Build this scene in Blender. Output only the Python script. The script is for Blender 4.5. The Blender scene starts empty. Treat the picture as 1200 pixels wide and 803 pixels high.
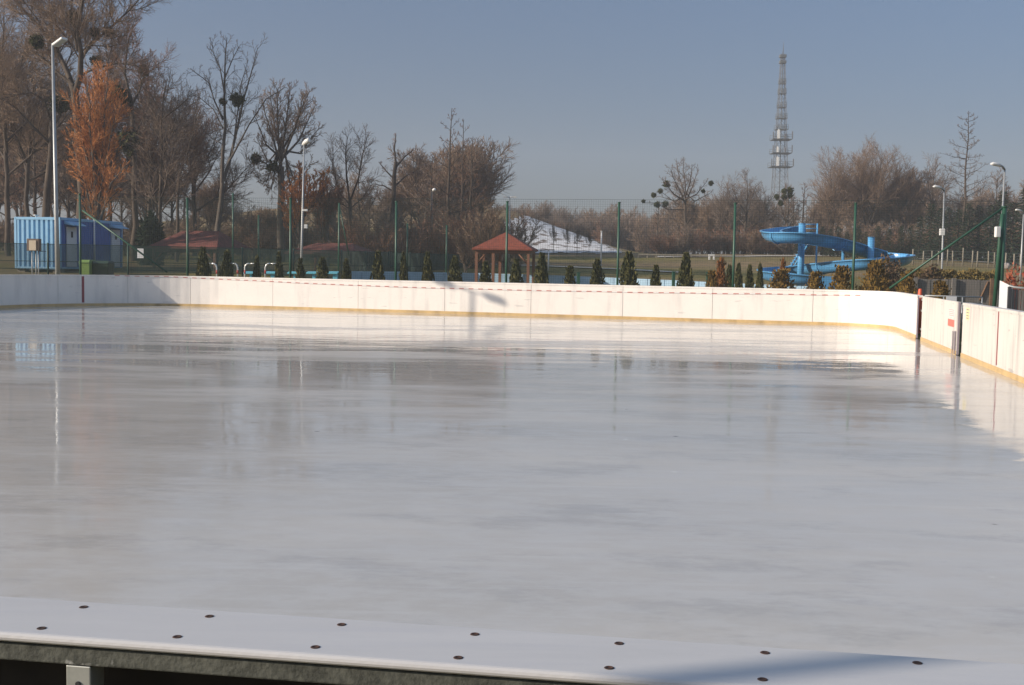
import bpy, math, random
import numpy as np
from mathutils import Vector, Matrix
R = math.radians
PI = math.pi
scene = bpy.context.scene
COL = scene.collection

# ------------------------------------------------------------------ camera model
F, PITCH, ROLL, EYE = 1350.0, 0.0677, 0.0167, 1.717
CR, SR, CP, SP = math.cos(ROLL), math.sin(ROLL), math.cos(PITCH), math.sin(PITCH)
def ray(px, py):
    a, b = px - 600, py - 401.5
    u, v = a*CR + b*SR, -a*SR + b*CR
    cx, cz = u/F, -v/F
    return Vector((cx, CP + cz*SP, -SP + cz*CP))
def at(px, py, d):
    r = ray(px, py); t = d / r.y
    return Vector((r.x*t, d, r.z*t + EYE))
def ground(px, py, z=0.0):
    r = ray(px, py); t = (z - EYE) / r.z
    return Vector((r.x*t, r.y*t, z))
def zat(px, py, d): return at(px, py, d).z
def xat(px, d, py=310): return at(px, py, d).x

def ss(a, b, v):
    t = max(0.0, min(1.0, (v - a)/(b - a))); return t*t*(3 - 2*t)
def gz(x, y):
    wl = ss(-8, -16, x) if False else 1 - ss(-16, -8, x)
    A = .35 + .7*wl
    z = A*ss(44, 60, y) + (3.0 - A)*max(0, min(1, (y - 58)/52))
    z += 5.3*max(0, min(1.12, (15.5 - x)/14.5))*ss(112, 150, y)*ss(-75, -20, x)
    z += .25*math.sin(x*.13 + 1)*math.sin(y*.11)*ss(60, 90, y)
    return z
def gpt(px, d, py=310):
    x = xat(px, d, py); return Vector((x, d, gz(x, d)))

# ------------------------------------------------------------------ mesh builder
class MB:
    def __init__(s): s.v = []; s.f = []; s.m = []; s.sm = []
    def face(s, idx, m=0, smooth=False): s.f.append(idx); s.m.append(m); s.sm.append(smooth)
    def quad(s, a, b, c, d, m=0):
        n = len(s.v); s.v += [tuple(a), tuple(b), tuple(c), tuple(d)]; s.face((n, n+1, n+2, n+3), m)
    def poly(s, pts, m=0):
        n = len(s.v); s.v += [tuple(p) for p in pts]; s.face(tuple(range(n, n+len(pts))), m)
    def hexa(s, lo, hi, m=0):
        """lo, hi: 4 points each (same winding, counter clockwise seen from above)"""
        n = len(s.v); s.v += [tuple(p) for p in lo] + [tuple(p) for p in hi]
        k = len(lo)
        s.face(tuple(n + i for i in reversed(range(k))), m); s.face(tuple(n + k + i for i in range(k)), m)
        for i in range(k):
            j = (i+1) % k; s.face((n+i, n+j, n+k+j, n+k+i), m)
    def box(s, c, size, rz=0, m=0, ax=None):
        hx, hy, hz = size[0]/2, size[1]/2, size[2]/2
        c = Vector(c); ca, sa = math.cos(rz), math.sin(rz)
        ex, ey = Vector((ca, sa, 0)), Vector((-sa, ca, 0))
        if ax: ex, ey = ax
        ez = ex.cross(ey)
        lo = [c + ex*a*hx + ey*b*hy - ez*hz for a, b in ((-1,-1),(1,-1),(1,1),(-1,1))]
        hi = [p + ez*2*hz for p in lo]
        s.hexa(lo, hi, m)
    def tube(s, pts, radii, sides=8, m=0, cap=True, smooth=True):
        pts = [Vector(p) for p in pts]; k = len(pts)
        if not hasattr(radii, '__len__'): radii = [radii]*k
        n0 = len(s.v)
        t = (pts[1] - pts[0]).normalized()
        ref = Vector((0,0,1)) if abs(t.z) < .9 else Vector((1,0,0))
        u = t.cross(ref).normalized()
        for i in range(k):
            if 0 < i < k-1: t = (pts[i+1] - pts[i-1]).normalized()
            elif i == k-1: t = (pts[i] - pts[i-1]).normalized()
            u = (u - t*u.dot(t)).normalized(); w = t.cross(u)
            r = radii[i]
            for j in range(sides):
                a = 2*PI*j/sides
                p = pts[i] + (u*math.cos(a) + w*math.sin(a))*r
                s.v.append((p.x, p.y, p.z))
        for i in range(k-1):
            for j in range(sides):
                a, b = n0 + i*sides + j, n0 + i*sides + (j+1) % sides
                s.face((a, b, b+sides, a+sides), m, smooth)
        if cap:
            s.face(tuple(n0 + j for j in reversed(range(sides))), m)
            s.face(tuple(n0 + (k-1)*sides + j for j in range(sides)), m)
    def strip(s, inner, outer, z0, z1, m=0, closed_ends=True):
        """upright wall between two plan polylines"""
        n = len(s.v); k = len(inner)
        def zz(z, i): return z[i] if hasattr(z, '__len__') else z
        for i in range(k):
            a, b = inner[i], outer[i]
            s.v += [(a[0], a[1], zz(z0,i)), (a[0], a[1], zz(z1,i)), (b[0], b[1], zz(z1,i)), (b[0], b[1], zz(z0,i))]
        for i in range(k-1):
            a, b = n + 4*i, n + 4*i + 4
            for j in range(4):
                jj = (j+1) % 4
                s.face((a+j, a+jj, b+jj, b+j), m)
        if closed_ends:
            s.face((n, n+3, n+2, n+1), m); s.face((n+4*(k-1), n+4*(k-1)+1, n+4*(k-1)+2, n+4*(k-1)+3), m)
    def build(s, name, mats, parent=None, bevel=0, local=False):
        me = bpy.data.meshes.new(name)
        off = np.array(parent.location) if (parent is not None and not local) else np.zeros(3)
        if parent is not None and parent.parent is not None and not local:
            off = off + np.array(parent.parent.location)
        v = np.array(s.v, dtype=float) - off
        me.from_pydata(v.tolist(), [], s.f)
        if not isinstance(mats, (list, tuple)): mats = [mats]
        for m_ in mats: me.materials.append(m_)
        me.polygons.foreach_set('material_index', s.m)
        me.polygons.foreach_set('use_smooth', s.sm)
        me.update()
        o = bpy.data.objects.new(name, me); COL.objects.link(o)
        if parent is not None: o.parent = parent
        if bevel:
            b = o.modifiers.new('bevel', 'BEVEL'); b.width = bevel; b.segments = 2; b.limit_method = 'ANGLE'
        return o

def tag(o, label=None, cat=None, group=None, kind=None):
    if label: o['label'] = label
    if cat: o['category'] = cat
    if group: o['group'] = group
    if kind: o['kind'] = kind
    return o
def thing(name, label, cat, loc, rz=0, group=None):
    o = bpy.data.objects.new(name, None); COL.objects.link(o)
    o.location = loc; o.rotation_euler = (0, 0, rz); o.empty_display_size = .2
    return tag(o, label, cat, group)
def copy_tree(o, parent=None):
    c = o.copy(); COL.objects.link(c)
    if parent is not None: c.parent = parent
    for ch in list(o.children): copy_tree(ch, c)
    return c

# ------------------------------------------------------------------ materials
def mat(name, col, rough=.7, metal=0, spec=.5, var=0.0, vscale=3.0, stretch=(1,1,1), col2=None, bump=0, bscale=30, dirt=None):
    m = bpy.data.materials.new(name); m.use_nodes = True
    nt = m.node_tree; N = nt.nodes; L = nt.links
    b = N['Principled BSDF']
    b.inputs['Base Color'].default_value = (*col, 1); b.inputs['Roughness'].default_value = rough
    b.inputs['Metallic'].default_value = metal; b.inputs['Specular IOR Level'].default_value = spec
    tc = N.new('ShaderNodeTexCoord'); mp = N.new('ShaderNodeMapping'); mp.inputs['Scale'].default_value = stretch
    L.new(tc.outputs['Object'], mp.inputs['Vector'])
    if var or col2:
        n = N.new('ShaderNodeTexNoise'); n.inputs['Scale'].default_value = vscale; n.inputs['Detail'].default_value = 6
        n.inputs['Roughness'].default_value = .65
        L.new(mp.outputs[0], n.inputs['Vector'])
        r = N.new('ShaderNodeValToRGB')
        c2 = col2 if col2 else tuple(c*(1 + var) for c in col)
        c1 = col if col2 else tuple(c*(1 - var) for c in col)
        r.color_ramp.elements[0].position = .36; r.color_ramp.elements[1].position = .64
        r.color_ramp.elements[0].color = (*c1, 1); r.color_ramp.elements[1].color = (*c2, 1)
        L.new(n.outputs[0], r.inputs[0])
        out = r.outputs[0]
        if dirt:
            dc, dsc, dst, dlo, dhi, amt = dirt
            mp2 = N.new('ShaderNodeMapping'); mp2.inputs['Scale'].default_value = dst
            L.new(tc.outputs['Object'], mp2.inputs['Vector'])
            n2 = N.new('ShaderNodeTexNoise'); n2.inputs['Scale'].default_value = dsc; n2.inputs['Detail'].default_value = 5
            L.new(mp2.outputs[0], n2.inputs['Vector'])
            mr = N.new('ShaderNodeMapRange'); mr.inputs['From Min'].default_value = dlo; mr.inputs['From Max'].default_value = dhi
            mr.inputs['To Max'].default_value = amt
            L.new(n2.outputs[0], mr.inputs['Value'])
            mx = N.new('ShaderNodeMixRGB'); mx.inputs['Color2'].default_value = (*dc, 1)
            L.new(mr.outputs[0], mx.inputs['Fac']); L.new(out, mx.inputs['Color1']); out = mx.outputs[0]
        L.new(out, b.inputs['Base Color'])
    if bump:
        n3 = N.new('ShaderNodeTexNoise'); n3.inputs['Scale'].default_value = bscale; n3.inputs['Detail'].default_value = 4
        L.new(mp.outputs[0], n3.inputs['Vector'])
        bp = N.new('ShaderNodeBump'); bp.inputs['Strength'].default_value = bump; bp.inputs['Distance'].default_value = .02
        L.new(n3.outputs[0], bp.inputs['Height']); L.new(bp.outputs[0], b.inputs['Normal'])
    return m

M = {}
M['board'] = mat('board_plastic', (.80,.745,.68), .42, var=.03, vscale=1.2, dirt=((.45,.42,.40), 1.6, (2.2,2.2,.35), .52, .80, .45))
M['board_dirty'] = mat('scuffed_board_plastic', (.66,.615,.56), .42, var=.03, vscale=1.2, dirt=((.38,.35,.33), 1.7, (3,3,.45), .46, .74, .8))
def add_scuffs(m, amt=.4):
    nt = m.node_tree; b = nt.nodes['Principled BSDF']; src = b.inputs['Base Color'].links[0].from_socket
    tc = nt.nodes.new('ShaderNodeTexCoord')
    for sc, st, lo, hi, a in ((2.4, (.8,.8,5), .66, .70, amt), (7, (.6,.6,3), .70, .74, amt)):
        mp = nt.nodes.new('ShaderNodeMapping'); mp.inputs['Scale'].default_value = st; nt.links.new(tc.outputs['Object'], mp.inputs['Vector'])
        n = nt.nodes.new('ShaderNodeTexNoise'); n.inputs['Scale'].default_value = sc; n.inputs['Detail'].default_value = 6; nt.links.new(mp.outputs[0], n.inputs['Vector'])
        r = nt.nodes.new('ShaderNodeMapRange'); r.inputs['From Min'].default_value = lo; r.inputs['From Max'].default_value = hi; r.inputs['To Max'].default_value = a
        nt.links.new(n.outputs[0], r.inputs['Value'])
        x = nt.nodes.new('ShaderNodeMixRGB'); x.inputs['Color2'].default_value = (.22,.21,.21,1)
        nt.links.new(r.outputs[0], x.inputs['Fac']); nt.links.new(src, x.inputs['Color1']); src = x.outputs[0]
    nt.links.new(src, b.inputs['Base Color'])
add_scuffs(M['board'], .25); add_scuffs(M['board_dirty'], .4)
M['cap'] = mat('cap_plastic', (.50,.49,.482), .38, var=.035, vscale=2.5, stretch=(.6,5,1), dirt=((.42,.42,.45), 5, (.5,7,1), .5, .8, .4), bump=.05, bscale=60)
M['kick'] = mat('yellow_kick_plate', (.56,.39,.18), .45, var=.12, vscale=2, dirt=((.25,.17,.08), 3, (1,1,1), .5, .75, .6))
M['steel'] = mat('galvanised_steel', (.30,.31,.29), .5, metal=.6, col2=(.42,.43,.40), vscale=14)
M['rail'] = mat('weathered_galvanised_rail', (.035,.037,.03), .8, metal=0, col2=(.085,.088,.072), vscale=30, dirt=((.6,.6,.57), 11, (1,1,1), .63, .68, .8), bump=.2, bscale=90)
M['darkwood'] = mat('dark_backing_board', (.018,.014,.012), .85, var=.3, vscale=8)
M['rust'] = mat('rusty_bolt', (.02,.011,.008), .8, col2=(.075,.032,.018), vscale=60)
M['darkmetal'] = mat('dark_steel', (.05,.05,.055), .6, var=.2)
M['mauve'] = mat('mauve_grey_frame', (.23,.19,.22), .6, var=.1)
M['green_paint'] = mat('green_post_paint', (.02,.075,.045), .45, var=.15, vscale=2)
M['net'] = mat('green_net_wire', (.016,.04,.028), .7)
M['mesh_panel'] = mat('dark_green_fence_paint', (.012,.045,.032), .6, var=.25, vscale=1)
M['lamp_metal'] = mat('lamp_pole_steel', (.34,.35,.35), .45, metal=.3, var=.08, vscale=4)
M['lamp_white'] = mat('lamp_housing', (.72,.71,.68), .4)
M['lamp_glass'] = mat('lamp_glass', (.5,.52,.54), .12, spec=.6)
M['blue_lit'] = mat('sunlit_blue_container_paint', (.24,.47,.68), .45, var=.06, vscale=2, dirt=((.08,.12,.18), 2, (1,1,.4), .58, .8, .5))  # lighter copy of the container blue: sunlight on the end put into the colour
M['blue_shaded'] = mat('shaded_blue_container_paint', (.04,.12,.38), .45, var=.07, vscale=2)  # darker copy: shade on the long side put into the colour
M['white_door'] = mat('white_door_paint', (.62,.64,.66), .5, var=.04)
M['dark'] = mat('dark_gap', (.02,.02,.022), .8)
M['bin_green'] = mat('light_green_plastic', (.16,.25,.06), .5, var=.08)
M['bin_dark'] = mat('dark_green_plastic', (.02,.045,.03), .5, var=.1)
M['box_brown'] = mat('brown_box_paint', (.16,.115,.085), .6, var=.1)
M['cream'] = mat('cream_panel', (.62,.52,.38), .6, var=.06)
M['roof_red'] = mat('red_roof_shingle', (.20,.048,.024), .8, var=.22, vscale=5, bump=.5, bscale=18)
M['roof_dark'] = mat('dull_shaded_red_roof_shingle', (.13,.036,.024), .85, var=.3, vscale=3, bump=.5, bscale=18)  # darker copy of the roof red, with tree shade put into the colour
M['wood_post'] = mat('brown_timber', (.17,.075,.04), .7, var=.2, vscale=6, stretch=(4,4,.6))
M['slide'] = mat('blue_slide_fibreglass', (.10,.31,.56), .22, spec=.6, var=.10, vscale=1.5, dirt=((.05,.12,.22), 2.5, (1,1,.6), .55, .8, .5))
M['slide_col'] = mat('blue_slide_steel', (.10,.32,.57), .35, var=.08)
M['pool_blue'] = mat('pale_blue_pool_panel', (.26,.40,.52), .5, var=.1, vscale=1.2)
M['pool_deck'] = mat('pale_deck', (.42,.44,.45), .8, var=.1, vscale=1)
M['aqua'] = mat('aqua_block_paint', (.14,.48,.58), .5, var=.06)
M['rail_white'] = mat('white_tube', (.68,.68,.66), .3, metal=.3)
M['red'] = mat('red_paint', (.45,.05,.045), .55, var=.1)
M['redline'] = mat('dark_red_line', (.26,.05,.055), .5, var=.08)
M['tape_red'] = mat('faded_red_tape', (.48,.14,.12), .5)
M['tape_white'] = mat('white_tape', (.72,.68,.66), .5)
M['orange_red'] = mat('orange_red_plastic', (.6,.09,.03), .5)
M['pink'] = mat('faded_pink_print', (.72,.42,.40), .6)
M['redsign'] = mat('faded_red_print', (.66,.17,.13), .6)
M['yellowsign'] = mat('pale_yellow_print', (.74,.66,.36), .6)
M['paper'] = mat('white_paper', (.66,.66,.66), .7)
M['greywood'] = mat('weathered_grey_boards', (.17,.155,.14), .85, var=.22, vscale=6, stretch=(5,5,.4))
M['rustpost'] = mat('rust_brown_post', (.16,.09,.05), .8, var=.2)
M['palewood'] = mat('pale_timber_posts', (.24,.21,.16), .8, var=.15)
M['maroon'] = mat('maroon_boards', (.12,.045,.04), .8, var=.2)
M['tower'] = mat('grey_tower_steel', (.12,.12,.12), .7, metal=0)
M['tower_platform'] = mat('dark_platform_steel', (.11,.12,.12), .6, metal=.2)
M['antenna'] = mat('white_antenna', (.75,.74,.70), .45)
M['stone'] = mat('pale_boulder', (.46,.39,.34), .9, var=.2, vscale=4, bump=.6, bscale=6)
M['path'] = mat('pale_gravel', (.44,.41,.36), .9, var=.12, vscale=2)
# vegetation
def vmat(name, c1, c2, rough=.8): return mat(name, c1, rough, spec=.15, col2=c2, vscale=1.7)
M['bark_grey'] = vmat('grey_bark', (.075,.062,.05), (.13,.108,.088))
M['bark_dark'] = vmat('dark_bark', (.055,.042,.033), (.105,.08,.06))
M['twig_grey'] = vmat('grey_brown_twigs', (.14,.105,.08), (.24,.18,.14))
M['twig_red'] = vmat('reddish_twigs', (.175,.098,.062), (.28,.16,.105))
M['twig_brown'] = vmat('brown_twigs', (.17,.115,.078), (.27,.19,.13))
M['twig_orange'] = vmat('orange_shoots', (.36,.14,.045), (.52,.23,.085))
M['mistletoe'] = vmat('mistletoe_green', (.028,.032,.012), (.075,.078,.025))
M['thuja'] = vmat('thuja_green', (.05,.054,.02), (.13,.115,.04))
M['thuja_gold'] = vmat('golden_thuja', (.135,.08,.022), (.27,.17,.04))
M['thuja_brown'] = vmat('browned_thuja', (.17,.07,.025), (.29,.13,.045))
M['spruce'] = vmat('spruce_green', (.016,.028,.016), (.04,.058,.03))
M['hedge'] = vmat('brown_hedge', (.15,.105,.038), (.26,.19,.065))
M['bush_red'] = vmat('red_bush', (.26,.055,.035), (.34,.11,.06))
M['bush_dark'] = vmat('dark_brown_shrub', (.07,.045,.03), (.14,.09,.05))

# ---- ground
def ground_mat():
    m = bpy.data.materials.new('winter_grass_ground'); m.use_nodes = True
    nt = m.node_tree; N = nt.nodes; L = nt.links; b = N['Principled BSDF']
    b.inputs['Roughness'].default_value = .95; b.inputs['Specular IOR Level'].default_value = .1
    tc = N.new('ShaderNodeTexCoord')
    def noise(sc, det=6, st=(1,1,1)):
        mp = N.new('ShaderNodeMapping'); mp.inputs['Scale'].default_value = st
        L.new(tc.outputs['Object'], mp.inputs['Vector'])
        n = N.new('ShaderNodeTexNoise'); n.inputs['Scale'].default_value = sc; n.inputs['Detail'].default_value = det
        L.new(mp.outputs[0], n.inputs['Vector']); return n.outputs[0]
    def ramp(x, a, ca, bb, cb):
        r = N.new('ShaderNodeValToRGB'); e = r.color_ramp.elements
        e[0].position = a; e[0].color = (*ca, 1); e[1].position = bb; e[1].color = (*cb, 1)
        L.new(x, r.inputs[0]); return r.outputs[0]
    g = ramp(noise(.9), .35, (.105,.10,.03), .65, (.20,.165,.058))
    t = ramp(noise(1.6), .35, (.16,.115,.06), .65, (.26,.19,.105))
    mx = N.new('ShaderNodeMixRGB'); L.new(g, mx.inputs['Color1']); L.new(t, mx.inputs['Color2'])
    mr = ramp(noise(.055, 4, (.35,1.3,1)), .44, (0,0,0), .58, (1,1,1))
    L.new(mr, mx.inputs['Fac'])
    L.new(mx.outputs[0], b.inputs['Base Color'])
    bp = N.new('ShaderNodeBump'); bp.inputs['Strength'].default_value = .8; bp.inputs['Distance'].default_value = .08
    L.new(noise(5), bp.inputs['Height']); L.new(bp.outputs[0], b.inputs['Normal'])
    return m
M['ground'] = ground_mat()

# ---- ice
def ice_mat():
    m = bpy.data.materials.new('wet_rink_ice'); m.use_nodes = True
    nt = m.node_tree; N = nt.nodes; L = nt.links; b = N['Principled BSDF']
    tc = N.new('ShaderNodeTexCoord')
    def noise(sc, det=5, st=(1,1,1), rz=0, rough=.55, dist=0):
        mp = N.new('ShaderNodeMapping'); mp.inputs['Scale'].default_value = st; mp.inputs['Rotation'].default_value = (0,0,rz)
        L.new(tc.outputs['Object'], mp.inputs['Vector'])
        n = N.new('ShaderNodeTexNoise'); n.inputs['Scale'].default_value = sc; n.inputs['Detail'].default_value = det
        n.inputs['Roughness'].default_value = rough; n.inputs['Distortion'].default_value = dist
        L.new(mp.outputs[0], n.inputs['Vector']); return n.outputs[0]
    def mapr(x, a, bb, c, d):
        r = N.new('ShaderNodeMapRange'); r.interpolation_type = 'SMOOTHSTEP'
        for k, v in (('From Min',a),('From Max',bb),('To Min',c),('To Max',d)): r.inputs[k].default_value = v
        L.new(x, r.inputs['Value']); return r.outputs[0]
    def math_(op, a, c):
        n = N.new('ShaderNodeMath'); n.operation = op
        for i, q in enumerate((a, c)):
            if isinstance(q, (int, float)): n.inputs[i].default_value = q
            else: L.new(q, n.inputs[i])
        return n.outputs[0]
    def mixc(fac, c1, c2):
        n = N.new('ShaderNodeMixRGB'); L.new(fac, n.inputs['Fac'])
        for k, q in (('Color1', c1), ('Color2', c2)):
            if isinstance(q, tuple): n.inputs[k].default_value = (*q, 1)
            else: L.new(q, n.inputs[k])
        return n.outputs[0]
    # ice colour: cloudy grey with slush streaks, dark melt spots and white specks
    cloud = mapr(noise(.16, 4, (.6,1.2,1), .16), .35, .65, 0, 1)
    c = mixc(cloud, (.425,.408,.38), (.51,.49,.46))
    streak = mapr(noise(.55, 6, (.22,1.4,1), .16, .65), .52, .72, 0, .35)
    c = mixc(streak, c, (.50,.50,.50))
    spots = mapr(noise(1.1, 3, (.45,1,1), .1), .69, .75, 0, .35)
    c = mixc(spots, c, (.27,.262,.255))
    # fine skate scratches in two directions
    for rz, sc in ((.9, 9), (-.7, 11), (2.2, 8), (1.3, 12)):
        s1 = mapr(noise(sc, 2, (.03,1,1), rz, .5, .3), .64, .70, 0, .18)
        c = mixc(s1, c, (.56,.56,.56))
    mot = mapr(noise(3.2, 6, (.7,1.2,1), .3, .75), .40, .62, 0, .5)
    c = mixc(mot, c, (.50,.495,.485))
    mot2 = mapr(noise(1.0, 6, (.6,1.2,1), .5, .75), .50, .66, 0, .5)
    c = mixc(mot2, c, (.33,.325,.315))
    vd = N.new('ShaderNodeTexVoronoi'); vd.inputs['Scale'].default_value = .8; L.new(tc.outputs['Object'], vd.inputs['Vector'])
    c = mixc(mapr(vd.outputs['Distance'], .012, .03, .75, 0), c, (.10,.085,.07))
    v = N.new('ShaderNodeTexVoronoi'); v.inputs['Scale'].default_value = .97
    L.new(tc.outputs['Object'], v.inputs['Vector'])
    sp = mapr(v.outputs['Distance'], .012, .035, .6, 0)
    sp = math_('MULTIPLY', sp, mapr(noise(.13, 2), .5, .6, 0, 1))
    c = mixc(sp, c, (.8,.8,.8))
    L.new(c, b.inputs['Base Color'])
    # water film: smooth puddles against frosted, rougher ice
    wet = noise(.30, 6, (.40,1.3,1), .16, .62, .4)
    wet2 = noise(.85, 5, (.35,1.6,1), .12, .6, .3)
    w = math_('ADD', math_('MULTIPLY', wet, .65), math_('MULTIPLY', wet2, .35))
    L.new(mapr(w, .43, .60, .03, .18), b.inputs['Roughness'])
    L.new(mapr(w, .46, .58, .37, .20), b.inputs['Specular IOR Level'])
    b.inputs['IOR'].default_value = 1.36
    h = math_('ADD', math_('MULTIPLY', noise(1.4, 3, (.45,1.3,1), .16), .8), math_('MULTIPLY', noise(5.5, 3), .12))
    h = math_('ADD', h, math_('MULTIPLY', noise(.45, 2, (.6,1.2,1), .4), 1.6))
    bp = N.new('ShaderNodeBump'); bp.inputs['Strength'].default_value = .34; bp.inputs['Distance'].default_value = .015
    L.new(h, bp.inputs['Height']); L.new(bp.outputs[0], b.inputs['Normal'])
    return m
M['ice'] = ice_mat()

def snow_mat():
    m = mat('patchy_snow', (.56,.55,.54), .85, col2=(.68,.67,.66), vscale=.6,
            dirt=((.15,.11,.08), 1.1, (.9,.5,1), .54, .60, 1.0), bump=.8, bscale=2.5)
    return m
M['snow'] = snow_mat()

# ------------------------------------------------------------------ world, sun, camera
SUN_AZ, SUN_EL = R(17.5), R(22)           # direction the light travels, measured from +x
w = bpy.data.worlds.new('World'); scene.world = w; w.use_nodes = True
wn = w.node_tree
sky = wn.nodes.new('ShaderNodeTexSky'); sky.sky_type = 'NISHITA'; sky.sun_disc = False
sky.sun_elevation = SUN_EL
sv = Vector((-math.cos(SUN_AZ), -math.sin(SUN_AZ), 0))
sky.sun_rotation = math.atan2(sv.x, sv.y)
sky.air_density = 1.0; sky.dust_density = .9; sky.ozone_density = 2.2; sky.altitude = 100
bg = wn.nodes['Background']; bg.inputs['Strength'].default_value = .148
# added tint: low sky dimmed and greyed, overhead kept bright and warm to fill shade
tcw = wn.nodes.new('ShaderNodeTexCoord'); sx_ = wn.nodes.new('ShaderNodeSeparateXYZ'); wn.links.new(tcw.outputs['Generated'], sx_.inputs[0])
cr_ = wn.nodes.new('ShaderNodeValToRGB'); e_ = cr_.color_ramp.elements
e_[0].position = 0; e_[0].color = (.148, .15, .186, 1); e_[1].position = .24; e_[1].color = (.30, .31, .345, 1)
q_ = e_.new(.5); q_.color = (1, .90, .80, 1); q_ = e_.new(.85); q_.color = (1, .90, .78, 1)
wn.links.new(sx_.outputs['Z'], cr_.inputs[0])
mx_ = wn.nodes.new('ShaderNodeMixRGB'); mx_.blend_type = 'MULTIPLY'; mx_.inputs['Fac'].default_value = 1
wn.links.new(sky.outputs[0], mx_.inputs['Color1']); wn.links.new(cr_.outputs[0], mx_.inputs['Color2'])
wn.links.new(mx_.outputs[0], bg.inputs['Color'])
sl = bpy.data.lights.new('sun', 'SUN'); sl.energy = 3.7; sl.angle = R(.5); sl.color = (1, .88, .74)
so = bpy.data.objects.new('sun', sl); COL.objects.link(so)
so.rotation_euler = Vector((math.cos(SUN_AZ)*math.cos(SUN_EL), math.sin(SUN_AZ)*math.cos(SUN_EL), -math.sin(SUN_EL))).to_track_quat('-Z', 'Y').to_euler()
cam = bpy.data.cameras.new('camera'); co = bpy.data.objects.new('camera', cam); COL.objects.link(co)
cam.sensor_width = 36; cam.lens = F/1200*36; cam.clip_start = .05; cam.clip_end = 3000
rt = Vector((1,0,0)); up = Vector((0, SP, CP)); fw = Vector((0, CP, -SP))
ax = rt*CR + up*SR; ay = -rt*SR + up*CR
mw = Matrix.Identity(4)
for i in range(3): mw[i][0] = ax[i]; mw[i][1] = ay[i]; mw[i][2] = -fw[i]
mw[2][3] = EYE
co.matrix_world = mw
scene.camera = co
vs = scene.view_settings
vs.view_transform = 'Standard'; vs.look = 'None'; vs.gamma = 1; vs.exposure = .71; vs.use_curve_mapping = False

# ------------------------------------------------------------------ rink geometry
FA, FB = ground(300, 361.2), ground(940, 380.2)
fd = (FB - FA).normalized()
L0 = ground(0, 361.3); ld = Vector((math.cos(R(75)), math.sin(R(75)), 0))
R1, R2 = ground(1073, 396.6), ground(1200, 449.4); rd = (R1 - R2).normalized()
CAPD = Vector((.987, -.155, 0)).normalized()
CAP0 = Vector((0, 1.668, 0))                       # point on the near edge of the near cap
def isect(p, d, q, e):
    det = d.x*(-e.y) + e.x*d.y
    t = ((q.x-p.x)*(-e.y) + e.x*(q.y-p.y))/det
    return p + d*t
def fillet(I, din, dout, rad, n=14):
    ang = PI - din.angle(dout); tl = rad/math.tan(ang/2)
    t1 = I - din*tl; nrm = Vector((din.y, -din.x, 0)); c = t1 + nrm*rad; t2 = I + dout*tl
    a0 = math.atan2(t1.y-c.y, t1.x-c.x); tot = PI - ang
    return [c + Vector((math.cos(a0 - tot*k/n), math.sin(a0 - tot*k/n), 0))*rad for k in range(n+1)]
I1 = isect(L0, ld, FA, fd); I2 = isect(FA, fd, R1, rd)
NB = CAP0 + Vector((.155, .987, 0))*.16               # inner face line of the near barrier
I0 = isect(NB, CAPD, L0, ld); I3 = isect(NB, CAPD, R1, rd)
main_path = fillet(I0, -CAPD, ld, 4) + fillet(I1, ld, fd, 5, 28) + fillet(I2, fd, -rd, 2.0, 12)
def pline(px, ref, d):                                 # point on a straight board line seen at column px
    r = ray(px, 400); r = Vector((r.x, r.y, 0)); return isect(Vector((0,0,0)), r, ref, d)
main_path.append(pline(1073, R1, rd))
class Path:
    def __init__(s, pts):
        s.p = [pts[0]]
        for q in pts[1:]:
            if (q - s.p[-1]).length > .02: s.p.append(q)
        s.c = [0]
        for a, b in zip(s.p, s.p[1:]): s.c.append(s.c[-1] + (b-a).length)
        s.L = s.c[-1]
    def pos(s, t):
        t = max(0, min(s.L, t))
        for i in range(len(s.p)-1):
            if t <= s.c[i+1] + 1e-9:
                f = (t - s.c[i])/(s.c[i+1]-s.c[i]); return s.p[i].lerp(s.p[i+1], f)
        return s.p[-1]
    def tan(s, t): return (s.pos(t+.05) - s.pos(t-.05)).normalized()
    def sub(s, a, b, off, step=.35):                   # offset > 0 is the outside (left of travel)
        n = max(1, int((b-a)/step)); out = []
        for k in range(n+1):
            t = a + (b-a)*k/n; T = s.tan(t); out.append(s.pos(t) + Vector((-T.y, T.x, 0))*off)
        return out
    def s_of(s, px):                                   # arc length seen at column px (past the left corner)
        best = None
        for k in range(int(s.L/.05)):
            q = s.pos(k*.05)
            if q.y < 10: continue
            r0 = ray(px, 340); e = abs(q.x/q.y - r0.x/r0.y)
            if best is None or e < best[0]: best = (e, k*.05)
        return best[1]
MP = Path(main_path)
BH = 1.10
barrier = thing('rink_barrier', 'long white rink boards around the left, far and curved sides of the ice', 'rink boards', (MP.pos(MP.L/2).x, MP.pos(MP.L/2).y, 0))
seams = [MP.s_of(px) for px in (2, 68, 150, 223, 320, 419, 521, 623, 730, 836, 953, 1042)]
pre = []
t = seams[0] - 2.9
while t > 0: pre.append(t); t -= 2.9
seams = [0.0] + pre[::-1] + seams + [MP.L]
def panel(path, a, b, z0, z1, name, m, parent, off0=0, off1=.03, gap=.006):
    mb = MB(); mb.strip(path.sub(a+gap, b-gap, off0), path.sub(a+gap, b-gap, off1), z0, z1)
    return mb.build(name, m, parent)
for a, b in zip(seams, seams[1:]):
    panel(MP, a, b, .02, BH-.055, 'panel', M['board'], barrier)
    panel(MP, a, b, .0, .09, 'kick_plate', M['kick'], barrier, -.012, -.0005, .001)
    panel(MP, a, b, BH-.053, BH, 'top_cap', M['board'], barrier, -.012, .14, .002)
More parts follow.
